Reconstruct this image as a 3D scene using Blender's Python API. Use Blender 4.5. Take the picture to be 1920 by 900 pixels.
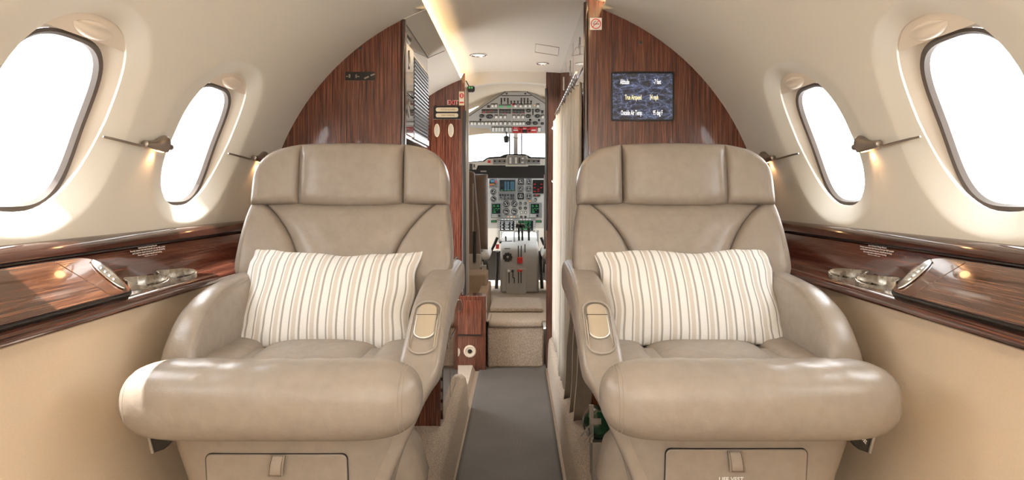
import bpy, bmesh, math, random
from mathutils import Vector, Matrix
from mathutils.bvhtree import BVHTree
random.seed(7)
C = bpy.context.scene.collection
scene = bpy.context.scene
for o in list(bpy.data.objects): bpy.data.objects.remove(o)
F = 1280.0; CAMX = 0.012; CZ = 1.04
# ---------------------------------------------------------------- camera, sky, sun, exposure
cam = bpy.data.cameras.new('camera'); camo = bpy.data.objects.new('camera', cam); C.objects.link(camo)
camo.location = (CAMX, 0, CZ); camo.rotation_euler = (math.pi/2, 0, 0)
cam.sensor_width = 36; cam.lens = 36*F/1920; cam.shift_x = -10/1920; cam.shift_y = -90/1920; cam.clip_start = .02
scene.camera = camo
world = bpy.data.worlds.new('sky'); scene.world = world; world.use_nodes = True
WORLD_STRENGTH = 11.0
world.node_tree.nodes['Background'].inputs[0].default_value = (.96, .99, 1.02, 1)
world.node_tree.nodes['Background'].inputs[1].default_value = WORLD_STRENGTH
sun = bpy.data.lights.new('sun', 'SUN'); sun.energy = 20; sun.angle = .01; sun.color = (1, .96, .9)
suno = bpy.data.objects.new('sun', sun); C.objects.link(suno); suno.location = (-3, 1, 4)
suno.rotation_euler = Vector((.37, -.0, -.93)).to_track_quat('-Z', 'Y').to_euler()
vs = scene.view_settings
vs.view_transform = 'Standard'; vs.look = 'None'; vs.gamma = 1; vs.use_curve_mapping = False
vs.exposure = 0.13
scene.cycles.max_bounces = 12; scene.cycles.diffuse_bounces = 7; scene.cycles.transparent_max_bounces = 12
scene.cycles.sample_clamp_indirect = 12; scene.cycles.caustics_reflective = False; scene.cycles.caustics_refractive = False
COVE = 60.0
for s_ in (-1, 1):          # added unseen fill lamps, bounced off the aft ceiling to light the seats
    al = bpy.data.lights.new('aft_fill_lamp', 'AREA'); al.shape = 'RECTANGLE'; al.size = .06; al.size_y = 2.4; al.energy = 13; al.color = (1, .98, .96)
    ao = bpy.data.objects.new('aft_fill_lamp', al); C.objects.link(ao); ao.location = (s_*.30, -.85, CZ+.60)
    ao.rotation_euler = (math.pi, s_*.35, 0)

# ---------------------------------------------------------------- materials
M = {}
def new_mat(name):
    m = bpy.data.materials.new(name); m.use_nodes = True
    nt = m.node_tree; return m, nt, nt.nodes['Principled BSDF']
def nd(nt, t, **kw):
    n = nt.nodes.new(t)
    for k, v in kw.items():
        if k in n.inputs: n.inputs[k].default_value = v
        else: setattr(n, k, v)
    return n
def coords(nt, scale, kind='Object'):
    tc = nd(nt, 'ShaderNodeTexCoord'); mp = nd(nt, 'ShaderNodeMapping'); mp.inputs['Scale'].default_value = scale
    nt.links.new(tc.outputs[kind], mp.inputs[0]); return mp
def ramp(nt, stops, interp='LINEAR'):
    r = nd(nt, 'ShaderNodeValToRGB'); cr = r.color_ramp; cr.interpolation = interp
    while len(cr.elements) < len(stops): cr.elements.new(.5)
    for e, (p, c) in zip(cr.elements, stops): e.position = p; e.color = (*c, 1)
    return r
def bump(nt, bsdf, src, strength, dist=.002):
    b = nd(nt, 'ShaderNodeBump'); b.inputs['Strength'].default_value = strength; b.inputs['Distance'].default_value = dist
    nt.links.new(src, b.inputs['Height']); nt.links.new(b.outputs[0], bsdf.inputs['Normal']); return b
def plain(name, col, rough=.5, metal=0, coat=0, spec=None, emit=None, estr=0):
    m, nt, b = new_mat(name); b.inputs['Base Color'].default_value = (*col, 1); b.inputs['Roughness'].default_value = rough
    b.inputs['Metallic'].default_value = metal; b.inputs['Coat Weight'].default_value = coat; b.inputs['Coat Roughness'].default_value = .05
    if spec is not None: b.inputs['Specular IOR Level'].default_value = spec
    if emit: b.inputs['Emission Color'].default_value = (*emit, 1); b.inputs['Emission Strength'].default_value = estr
    n = nd(nt, 'ShaderNodeTexNoise', Scale=60.0, Detail=3.0); mp = coords(nt, (1, 1, 1)); nt.links.new(mp.outputs[0], n.inputs['Vector'])
    mr = nd(nt, 'ShaderNodeMapRange'); mr.inputs['To Min'].default_value = max(0, rough-.05); mr.inputs['To Max'].default_value = min(1, rough+.05)
    nt.links.new(n.outputs[0], mr.inputs[0]); nt.links.new(mr.outputs[0], b.inputs['Roughness'])
    M[name] = m; return m
def fabric(name, col, col2, scale, bstr, rough=.9, dist=.002, detail=4.0, sheen=.0):
    m, nt, b = new_mat(name); mp = coords(nt, (1, 1, 1))
    n = nd(nt, 'ShaderNodeTexNoise', Scale=scale, Detail=detail); nt.links.new(mp.outputs[0], n.inputs['Vector'])
    r = ramp(nt, [(.3, col2), (.7, col)]); nt.links.new(n.outputs[0], r.inputs[0]); nt.links.new(r.outputs[0], b.inputs['Base Color'])
    b.inputs['Roughness'].default_value = rough; b.inputs['Sheen Weight'].default_value = sheen
    b.inputs['Specular IOR Level'].default_value = .25
    bump(nt, b, n.outputs[0], bstr, dist); M[name] = m; return m
def leather(name, col, rough=.38):
    m, nt, b = new_mat(name); mp = coords(nt, (1, 1, 1))
    v = nd(nt, 'ShaderNodeTexVoronoi', Scale=650.0); nt.links.new(mp.outputs[0], v.inputs['Vector'])
    n = nd(nt, 'ShaderNodeTexNoise', Scale=14.0, Detail=3.0, Distortion=.6); nt.links.new(mp.outputs[0], n.inputs['Vector'])
    n2 = nd(nt, 'ShaderNodeTexNoise', Scale=45.0, Detail=5.0); nt.links.new(mp.outputs[0], n2.inputs['Vector'])
    mul = nd(nt, 'ShaderNodeMath', operation='MULTIPLY'); mul.inputs[1].default_value = .05; nt.links.new(v.outputs['Distance'], mul.inputs[0])
    add = nd(nt, 'ShaderNodeMath', operation='MULTIPLY_ADD'); add.inputs[1].default_value = 1.1
    nt.links.new(n.outputs[0], add.inputs[0]); nt.links.new(mul.outputs[0], add.inputs[2])
    ad2 = nd(nt, 'ShaderNodeMath', operation='MULTIPLY_ADD'); ad2.inputs[1].default_value = .14
    nt.links.new(n2.outputs[0], ad2.inputs[0]); nt.links.new(add.outputs[0], ad2.inputs[2])
    bump(nt, b, ad2.outputs[0], .30, .008)
    r = ramp(nt, [(.3, tuple(c*.9 for c in col)), (.7, col)]); nt.links.new(n2.outputs[0], r.inputs[0]); nt.links.new(r.outputs[0], b.inputs['Base Color'])
    b.inputs['Roughness'].default_value = rough; b.inputs['Specular IOR Level'].default_value = .45
    M[name] = m; return m
def wood(name, axis, dark, mid, light, rough=.22, coat=.9, fine=260):
    m, nt, b = new_mat(name)
    s = [fine, fine, fine]; s['XYZ'.index(axis)] = 7.0 if axis == 'Z' else 5.0
    mp = coords(nt, tuple(s)); n = nd(nt, 'ShaderNodeTexNoise', Scale=1.0, Detail=5.0, Roughness=.65); nt.links.new(mp.outputs[0], n.inputs['Vector'])
    s2 = [85, 85, 85]; s2['XYZ'.index(axis)] = .8
    mp2 = coords(nt, tuple(s2)); n2 = nd(nt, 'ShaderNodeTexNoise', Scale=1.0, Detail=3.0); nt.links.new(mp2.outputs[0], n2.inputs['Vector'])
    mx = nd(nt, 'ShaderNodeMath', operation='MULTIPLY_ADD'); mx.inputs[1].default_value = .20
    mh = nd(nt, 'ShaderNodeMath', operation='MULTIPLY'); mh.inputs[1].default_value = .80
    nt.links.new(n.outputs[0], mh.inputs[0]); nt.links.new(n2.outputs[0], mx.inputs[0]); nt.links.new(mh.outputs[0], mx.inputs[2])
    r = ramp(nt, [(.36, dark), (.48, mid), (.64, light)]); nt.links.new(mx.outputs[0], r.inputs[0]); nt.links.new(r.outputs[0], b.inputs['Base Color'])
    b.inputs['Roughness'].default_value = rough; b.inputs['Coat Weight'].default_value = coat; b.inputs['Coat Roughness'].default_value = .04
    M[name] = m; return m
def woven(name, c1, c2, sc, bstr=.5):
    m, nt, b = new_mat(name); mp = coords(nt, (1, 1, 1))
    w1 = nd(nt, 'ShaderNodeTexWave', bands_direction='X', Scale=sc); w2 = nd(nt, 'ShaderNodeTexWave', bands_direction='Y', Scale=sc)
    for w in (w1, w2): nt.links.new(mp.outputs[0], w.inputs['Vector'])
    mu = nd(nt, 'ShaderNodeMath', operation='MULTIPLY'); nt.links.new(w1.outputs['Fac'], mu.inputs[0]); nt.links.new(w2.outputs['Fac'], mu.inputs[1])
    r = ramp(nt, [(.1, c1), (.7, c2)]); nt.links.new(mu.outputs[0], r.inputs[0])
    n = nd(nt, 'ShaderNodeTexNoise', Scale=5.0, Detail=4.0); nt.links.new(mp.outputs[0], n.inputs['Vector'])
    mix = nd(nt, 'ShaderNodeMixRGB', blend_type='MULTIPLY'); mix.inputs[0].default_value = .5
    rr = ramp(nt, [(.3, (.75, .75, .75)), (.7, (1.15, 1.15, 1.15))]); nt.links.new(n.outputs[0], rr.inputs[0])
    nt.links.new(r.outputs[0], mix.inputs[1]); nt.links.new(rr.outputs[0], mix.inputs[2]); nt.links.new(mix.outputs[0], b.inputs['Base Color'])
    b.inputs['Roughness'].default_value = .6; bump(nt, b, mu.outputs[0], bstr, .001); M[name] = m

fabric('headliner', (.70, .66, .575), (.67, .63, .55), 900.0, .12, .85)
fabric('ceiling_cloth', (.86, .79, .68), (.84, .77, .66), 900.0, .08, .85)
fabric('valance_cloth', (.80, .75, .67), (.78, .73, .65), 700.0, .08, .8)
fabric('lower_panel', (.70, .57, .415), (.66, .53, .385), 420.0, .25, .9)
fabric('carpet', (.74, .63, .52), (.36, .285, .22), 230.0, 1.0, 1.0, .008, 6.0, .1)
fabric('carpet_brown', (.42, .30, .20), (.27, .19, .13), 500.0, 1.0, 1.0, .005, 6.0)
fabric('cockpit_liner', (.74, .64, .50), (.70, .60, .47), 500.0, .15, .85)
fabric('curtain_cloth', (.72, .65, .56), (.66, .60, .51), 900.0, .2, .8)
fabric('fleece', (.86, .84, .80), (.70, .67, .62), 160.0, 1.0, 1.0, .01)
leather('leather', (.312, .265, .222), .27)
leather('leather_light', (.335, .286, .24), .38)
leather('leather_brown', (.15, .10, .07), .5)
leather('flap_brown', (.20, .16, .125), .6)
plain('seat_base_beige', (.36, .31, .25), .5)
wood('wood_upright', 'Z', (.030, .008, .005), (.105, .029, .017), (.29, .10, .056), fine=430)
wood('wood_ledge', 'Y', (.012, .004, .003), (.058, .016, .0095), (.18, .058, .032), .15, fine=430)
wood('wood_lid', 'Y', (.012, .004, .0025), (.062, .020, .0095), (.20, .080, .036), .14, fine=430)
wood('wood_satin', 'Z', (.03, .011, .007), (.10, .036, .022), (.22, .10, .065), .42, .15)
wood('wood_gloss', 'Z', (.03, .012, .008), (.085, .034, .02), (.16, .07, .042), .10, 1.0)
plain('wood_rim', (.045, .016, .011), .14, 0, 1.0)
plain('plastic_beige', (.72, .63, .52), .4)
plain('plastic_track', (.60, .53, .44), .45)
plain('seal', (.075, .055, .042), .5)
plain('chrome', (.78, .77, .74), .12, 1)
plain('nickel', (.66, .63, .58), .33, 1)
plain('cup_metal', (.44, .395, .33), .27, 1)
plain('slat_metal', (.15, .145, .14), .3, 1)
plain('bronze', (.33, .28, .235), .34, .85)
plain('black', (.012, .011, .010), .35)
plain('black_matte', (.016, .015, .014), .7)
plain('dark_grey', (.06, .058, .055), .5)
plain('channel', (.045, .040, .036), .35, .3)
plain('panel_grey', (.42, .41, .385), .5)
plain('panel_light', (.66, .64, .58), .5)
plain('bezel_grey', (.26, .26, .255), .5)
plain('button_white', (.86, .85, .80), .4)
plain('red', (.62, .03, .025), .4)
plain('white', (.85, .84, .81), .5)
plain('cream', (.80, .68, .48), .4)
plain('gold_text', (.35, .22, .08), .5)
plain('thread', (.33, .28, .225), .7)
plain('green_bottle', (.008, .05, .022), .25, 0, .6)
plain('metal_grey', (.38, .35, .31), .45, .6)
plain('screen_dark', (.012, .016, .02), .15)
plain('screen_green', (.05, .35, .1), .4, emit=(.1, .6, .2), estr=.25)
plain('screen_blue', (.08, .2, .3), .4, emit=(.15, .42, .6), estr=.16)
plain('screen_text', (.7, .7, .7), .4, emit=(.85, .87, .9), estr=1.0)
plain('screen_text_yellow', (.7, .66, .4), .4, emit=(.85, .76, .42), estr=.95)
plain('amber', (.7, .3, .1), .4, emit=(1, .55, .25), estr=.6)
plain('lamp_glow', (1, .7, .45), .4, emit=(1, .55, .25), estr=9)
plain('cove_light', (1, .8, .55), .4, emit=(1, .72, .38), estr=COVE)
plain('lens_white', (.85, .84, .82), .2, emit=(1, .95, .88), estr=.7)
woven('runner', (.075, .068, .062), (.225, .207, .19), 120.0)
def stripes():
    m, nt, b = new_mat('striped_linen'); tc = nd(nt, 'ShaderNodeTexCoord'); sp = nd(nt, 'ShaderNodeSeparateXYZ')
    nt.links.new(tc.outputs['UV'], sp.inputs[0])
    fr = nd(nt, 'ShaderNodeMath', operation='FRACT'); mu = nd(nt, 'ShaderNodeMath', operation='MULTIPLY'); mu.inputs[1].default_value = 1/.0455
    nt.links.new(sp.outputs[0], mu.inputs[0]); nt.links.new(mu.outputs[0], fr.inputs[0])
    W_, G_, B_ = (.80, .79, .765), (.40, .372, .338), (.64, .595, .535)
    r = ramp(nt, [(0, G_), (.08, W_), (.43, G_), (.51, W_), (.60, B_), (.83, W_), (.97, G_)], 'CONSTANT'); nt.links.new(fr.outputs[0], r.inputs[0])
    n = nd(nt, 'ShaderNodeTexNoise', Scale=900.0, Detail=2.0); mp = coords(nt, (1, 1, .25)); nt.links.new(mp.outputs[0], n.inputs['Vector'])
    n2 = nd(nt, 'ShaderNodeTexNoise', Scale=900.0, Detail=2.0); mp2 = coords(nt, (.2, 1, 1)); nt.links.new(mp2.outputs[0], n2.inputs['Vector'])
    ad = nd(nt, 'ShaderNodeMath', operation='ADD'); nt.links.new(n.outputs[0], ad.inputs[0]); nt.links.new(n2.outputs[0], ad.inputs[1])
    mix = nd(nt, 'ShaderNodeMixRGB', blend_type='MULTIPLY'); mix.inputs[0].default_value = .35
    rr = ramp(nt, [(.35, (.82, .82, .82)), (.65, (1.06, 1.06, 1.06))]); hf = nd(nt, 'ShaderNodeMath', operation='MULTIPLY'); hf.inputs[1].default_value = .5
    nt.links.new(ad.outputs[0], hf.inputs[0]); nt.links.new(hf.outputs[0], rr.inputs[0])
    nt.links.new(r.outputs[0], mix.inputs[1]); nt.links.new(rr.outputs[0], mix.inputs[2]); nt.links.new(mix.outputs[0], b.inputs['Base Color'])
    b.inputs['Roughness'].default_value = .95; b.inputs['Specular IOR Level'].default_value = .15; bump(nt, b, ad.outputs[0], .4, .001); M['striped_linen'] = m
stripes()
def glass():
    m, nt, b = new_mat('clear_pane'); out = nt.nodes['Material Output']
    t = nd(nt, 'ShaderNodeBsdfTransparent'); g = nd(nt, 'ShaderNodeBsdfGlossy', Roughness=.02); mix = nd(nt, 'ShaderNodeMixShader'); lw = nd(nt, 'ShaderNodeLayerWeight'); lw.inputs['Blend'].default_value = .5; pw = nd(nt, 'ShaderNodeMath', operation='POWER'); pw.inputs[1].default_value = 5.0; fr = nd(nt, 'ShaderNodeMath', operation='MULTIPLY_ADD'); fr.inputs[1].default_value = .5; fr.inputs[2].default_value = .03
    nt.links.new(lw.outputs['Facing'], pw.inputs[0]); nt.links.new(pw.outputs[0], fr.inputs[0])
    nt.links.new(fr.outputs[0], mix.inputs[0]); nt.links.new(t.outputs[0], mix.inputs[1]); nt.links.new(g.outputs[0], mix.inputs[2]); nt.links.new(mix.outputs[0], out.inputs[0])
    M['clear_pane'] = m
glass()
def tinted():
    m, nt, b = new_mat('tinted_pane'); out = nt.nodes['Material Output']
    t = nd(nt, 'ShaderNodeBsdfTransparent'); t.inputs[0].default_value = (.58, .59, .60, 1); nt.links.new(t.outputs[0], out.inputs[0]); M['tinted_pane'] = m
tinted()
def water():
    m, nt, b = new_mat('screen_water'); mp = coords(nt, (30, 1, 58))
    n = nd(nt, 'ShaderNodeTexNoise', Scale=.7, Detail=2.0); nt.links.new(mp.outputs[0], n.inputs['Vector'])
    mixv = nd(nt, 'ShaderNodeMixRGB'); mixv.inputs[0].default_value = .62; nt.links.new(mp.outputs[0], mixv.inputs[1]); nt.links.new(n.outputs['Color'], mixv.inputs[2])
    v = nd(nt, 'ShaderNodeTexVoronoi', feature='DISTANCE_TO_EDGE', Scale=2.0); nt.links.new(mixv.outputs[0], v.inputs['Vector'])
    n3 = nd(nt, 'ShaderNodeTexNoise', Scale=1.6, Detail=6.0, Distortion=2.0); nt.links.new(mp.outputs[0], n3.inputs['Vector'])
    r = ramp(nt, [(0, (.24, .29, .45)), (.05, (.10, .11, .16)), (.3, (.055, .05, .05))]); nt.links.new(v.outputs['Distance'], r.inputs[0])
    r2 = ramp(nt, [(.35, (.35, .33, .32)), (.65, (1.5, 1.55, 1.7))]); nt.links.new(n3.outputs[0], r2.inputs[0])
    mx = nd(nt, 'ShaderNodeMixRGB', blend_type='MULTIPLY'); mx.inputs[0].default_value = 1; nt.links.new(r.outputs[0], mx.inputs[1]); nt.links.new(r2.outputs[0], mx.inputs[2])
    nt.links.new(mx.outputs[0], b.inputs['Emission Color']); b.inputs['Emission Strength'].default_value = .62
    b.inputs['Base Color'].default_value = (.02, .02, .025, 1); b.inputs['Roughness'].default_value = .12; M['screen_water'] = m
water()

# ---------------------------------------------------------------- builders
WO = {}
def at(px, py, Y): return Vector((CAMX+(px-970)*Y/F, Y, CZ-(py-360)*Y/F))
def tag(o, label=None, cat=None, group=None, kind=None):
    if label: o['label'] = label
    if cat: o['category'] = cat
    if group: o['group'] = group
    if kind: o['kind'] = kind
    return o
def empty(name, loc, label=None, cat=None, group=None, kind=None):
    o = bpy.data.objects.new(name, None); C.objects.link(o); o.empty_display_size = .05
    o.location = loc; WO[o.name] = Vector(loc); return tag(o, label, cat, group, kind)
class G:
    def __init__(s): s.v = []; s.f = []; s.uv = None
    def add(s, vs, fs):
        b = len(s.v); s.v += [Vector(p) for p in vs]; s.f += [tuple(b+i for i in f) for f in fs]; return s
    def box(s, a, b, rot=None, piv=None):
        (x0, y0, z0), (x1, y1, z1) = a, b
        vs = [Vector(p) for p in ((x0, y0, z0), (x1, y0, z0), (x1, y1, z0), (x0, y1, z0), (x0, y0, z1), (x1, y0, z1), (x1, y1, z1), (x0, y1, z1))]
        if rot is not None:
            c = Vector(piv) if piv is not None else sum(vs, Vector())/8
            vs = [rot @ (p-c)+c for p in vs]
        return s.add(vs, [(0, 3, 2, 1), (4, 5, 6, 7), (0, 1, 5, 4), (1, 2, 6, 5), (2, 3, 7, 6), (3, 0, 4, 7)])
    def obox(s, c, ax, ay, az):
        c, ax, ay, az = map(Vector, (c, ax, ay, az))
        vs = [c+i*ax+j*ay+k*az for k in (-1, 1) for (i, j) in ((-1, -1), (1, -1), (1, 1), (-1, 1))]
        return s.add(vs, [(0, 3, 2, 1), (4, 5, 6, 7), (0, 1, 5, 4), (1, 2, 6, 5), (2, 3, 7, 6), (3, 0, 4, 7)])
    def tube(s, pts, r, n=10, caps=True, closed=False):
        pts = [Vector(p) for p in pts]; m = len(pts); rr = r if isinstance(r, (list, tuple)) else [r]*m
        vs = []; up = None
        for i, p in enumerate(pts):
            a = pts[(i-1) % m] if (closed or i > 0) else p; b = pts[(i+1) % m] if (closed or i < m-1) else p
            t = (b-a).normalized()
            if up is None: up = Vector((0, 0, 1)) if abs(t.z) < .9 else Vector((0, 1, 0))
            u = (up-t*up.dot(t)).normalized(); up = u; w = t.cross(u)
            vs += [p+rr[i]*(math.cos(k*2*math.pi/n)*u+math.sin(k*2*math.pi/n)*w) for k in range(n)]
        fs = []
        for i in range(m if closed else m-1):
            j = (i+1) % m
            fs += [(i*n+k, i*n+(k+1) % n, j*n+(k+1) % n, j*n+k) for k in range(n)]
        if caps and not closed: fs += [tuple(range(n))[::-1], tuple((m-1)*n+k for k in range(n))]
        return s.add(vs, fs)
    def lathe(s, c, axis, prof, n=24, u=None):
        c = Vector(c); axis = Vector(axis).normalized()
        if u is None: u = axis.orthogonal().normalized()
        u = Vector(u); w = axis.cross(u); vs = []
        for (h, r) in prof:
            vs += [c+axis*h+max(r, 1e-5)*(math.cos(k*2*math.pi/n)*u+math.sin(k*2*math.pi/n)*w) for k in range(n)]
        m = len(prof); fs = []
        for i in range(m-1): fs += [(i*n+k, i*n+(k+1) % n, (i+1)*n+(k+1) % n, (i+1)*n+k) for k in range(n)]
        fs += [tuple(range(n))[::-1], tuple((m-1)*n+k for k in range(n))]
        return s.add(vs, fs)
    def prism(s, poly, o, ex, ey, ez, h):
        """2-D polygon in (ex, ey) at o, extruded by h along ez"""
        o, ex, ey, ez = map(Vector, (o, ex, ey, ez)); n = len(poly)
        vs = [o+ex*a+ey*b for a, b in poly]+[o+ex*a+ey*b+ez*h for a, b in poly]
        return s.add(vs, [tuple(range(n))[::-1], tuple(range(n, 2*n))]+[(k, (k+1) % n, n+(k+1) % n, n+k) for k in range(n)])
    def ring(s, po, pi, o, ex, ey, ez, h):
        """frame between two polygons of the same count"""
        o, ex, ey, ez = map(Vector, (o, ex, ey, ez)); n = len(po)
        L = lambda P, d: [o+ex*a+ey*b+ez*d for a, b in P]
        vs = L(po, 0)+L(pi, 0)+L(po, h)+L(pi, h); fs = []
        for k in range(n):
            j = (k+1) % n
            fs += [(k, n+k, n+j, j), (2*n+k, 2*n+j, 3*n+j, 3*n+k), (k, j, 2*n+j, 2*n+k), (n+j, n+k, 3*n+k, 3*n+j)]
        return s.add(vs, fs)
    def grid(s, fn, nu, nv, cu=False, cv=False):
        vs = [fn(i/(nu if cu else nu-1), j/(nv if cv else nv-1)) for j in range(nv) for i in range(nu)]; fs = []
        for j in range(nv if cv else nv-1):
            for i in range(nu if cu else nu-1):
                a = j*nu+i; b = j*nu+(i+1) % nu; c = ((j+1) % nv)*nu+(i+1) % nu; d = ((j+1) % nv)*nu+i
                fs.append((a, b, c, d))
        return s.add(vs, fs)
    def pad(s, P, front, back, nu=40, nv=30, e=5.0, q=.5):
        """soft cushion; P(u,v)->(point, normal), u,v in -1..1; front/back thickness (number or function)"""
        ff = front if callable(front) else (lambda u, v: front); bb = back if callable(back) else (lambda u, v: back)
        sm = lambda t: math.sin(math.pi/2*(2*t-1))
        pr = lambda u, v: ((1-abs(u)**e)*(1-abs(v)**e))**q if abs(u) < 1 and abs(v) < 1 else 0
        vs = []; uv = []
        for side in (0, 1):
            for j in range(nv):
                for i in range(nu):
                    u = sm(i/(nu-1)); v = sm(j/(nv-1)); 
                    if i in (0, nu-1): u = -1.0 if i == 0 else 1.0
                    if j in (0, nv-1): v = -1.0 if j == 0 else 1.0
                    p, n = P(u, v); t = ff(u, v)*pr(u, v) if side == 0 else -bb(u, v)*pr(u, v)
                    vs.append(Vector(p)+Vector(n)*t); uv.append((u, v))
        fs = []; N = nu*nv
        for j in range(nv-1):
            for i in range(nu-1):
                a = j*nu+i; fs.append((a, a+1, a+nu+1, a+nu)); fs.append((N+a, N+a+nu, N+a+nu+1, N+a+1))
        s.uv = (s.uv or [])+uv
        return s.add(vs, fs)
    def loft(s, secs, caps=True):
        n = len(secs[0]); m = len(secs); vs = [p for q in secs for p in q]; fs = []
        for i in range(m-1): fs += [(i*n+k, i*n+(k+1) % n, (i+1)*n+(k+1) % n, (i+1)*n+k) for k in range(n)]
        if caps: fs += [tuple(range(n))[::-1], tuple((m-1)*n+k for k in range(n))]
        return s.add(vs, fs)
    def bvh(s): return BVHTree.FromPolygons([tuple(p) for p in s.v], s.f)
    def obj(s, name, mat, parent=None, angle=38, bevel=0, seg=2, origin=None, subsurf=0, weld=1e-5, uvf=None, recalc=True):
        xs = [[p[k] for p in s.v] for k in range(3)]
        if origin is None:
            origin = Vector([(min(x)+max(x))/2 for x in xs])
            if parent is None: origin.z = min(xs[2])
        origin = Vector(origin)
        me = bpy.data.meshes.new(name); me.from_pydata([p-origin for p in s.v], [], s.f)
        if uvf:
            ul = me.uv_layers.new(name='uv')
            for lp in me.loops: ul.data[lp.index].uv = uvf(s, lp.vertex_index)
        bm = bmesh.new(); bm.from_mesh(me)
        if weld: bmesh.ops.remove_doubles(bm, verts=bm.verts, dist=weld)
        if recalc: bmesh.ops.recalc_face_normals(bm, faces=bm.faces)
        bm.to_mesh(me); bm.free()
        for p in me.polygons: p.use_smooth = True
        me.set_sharp_from_angle(angle=math.radians(angle))
        me.materials.append(M[mat] if isinstance(mat, str) else mat)
        o = bpy.data.objects.new(name, me); C.objects.link(o)
        if parent is not None: o.parent = parent; o.location = origin-WO[parent.name]
        else: o.location = origin
        WO[o.name] = origin
        if bevel:
            b = o.modifiers.new('bevel', 'BEVEL'); b.width = bevel; b.segments = seg; b.limit_method = 'ANGLE'; b.angle_limit = math.radians(35)
        if subsurf:
            b = o.modifiers.new('subdivision', 'SUBSURF'); b.levels = b.render_levels = subsurf
        return o
def rrect(w, h, r, n=5, cx=0, cy=0):
    """rounded rectangle, half sizes"""
    P = []
    for (sx, sy, a0) in ((1, 1, 0), (-1, 1, 90), (-1, -1, 180), (1, -1, 270)):
        for k in range(n+1):
            a = math.radians(a0+90*k/n); P.append((cx+sx*(w-r)+r*math.cos(a), cy+sy*(h-r)+r*math.sin(a)))
    return P
def sup(w, h, e, n, cx=0, cy=0):
    P = []
    for k in range(n):
        a = 2*math.pi*k/n; c, s_ = math.cos(a), math.sin(a)
        P.append((cx+w*math.copysign(abs(c)**(2/e), c), cy+h*math.copysign(abs(s_)**(2/e), s_)))
    return P
def interp(tab, x):
    if x <= tab[0][0]: return tab[0][1]
    for (a, b), (c, d) in zip(tab, tab[1:]):
        if x <= c: return b+(d-b)*(x-a)/(c-a)
    return tab[-1][1]
def cat(tab, x):
    """smooth interpolation"""
    n = len(tab)
    if x <= tab[0][0]: return tab[0][1]
    if x >= tab[-1][0]: return tab[-1][1]
    for i in range(n-1):
        if x <= tab[i+1][0]:
            x0, y0 = tab[i]; x1, y1 = tab[i+1]; h = x1-x0; t = (x-x0)/h
            m0 = (y1-tab[i-1][1])/(x1-tab[i-1][0]) if i > 0 else (y1-y0)/h
            m1 = (tab[i+2][1]-y0)/(tab[i+2][0]-x0) if i < n-2 else (y1-y0)/h
            return (2*t**3-3*t*t+1)*y0+(t**3-2*t*t+t)*h*m0+(-2*t**3+3*t*t)*y1+(t**3-t*t)*h*m1
TXT = {}
def text_mesh(s_, bold=False):
    if s_ not in TXT:
        cu = bpy.data.curves.new('t', 'FONT'); cu.body = s_; cu.size = 1; cu.align_x = 'CENTER'; cu.align_y = 'CENTER'; cu.resolution_u = 2; cu.offset = .012
        o = bpy.data.objects.new('t', cu); C.objects.link(o); bpy.context.view_layer.update()
        me = o.evaluated_get(bpy.context.evaluated_depsgraph_get()).to_mesh()
        TXT[s_] = ([tuple(v.co) for v in me.vertices], [tuple(p.vertices) for p in me.polygons])
        bpy.data.objects.remove(o); bpy.data.curves.remove(cu)
    return TXT[s_]
def text(g, s_, o, ex, ey, size, lift=.0006, sx=1.0):
    vs, fs = text_mesh(s_); o, ex, ey = map(Vector, (o, ex, ey)); n = ex.cross(ey).normalized()
    return g.add([o+ex*x*size*sx+ey*y*size+n*lift for x, y, z in vs], fs)
for w_ in ('LIFE VEST',): text_mesh(w_)
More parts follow.
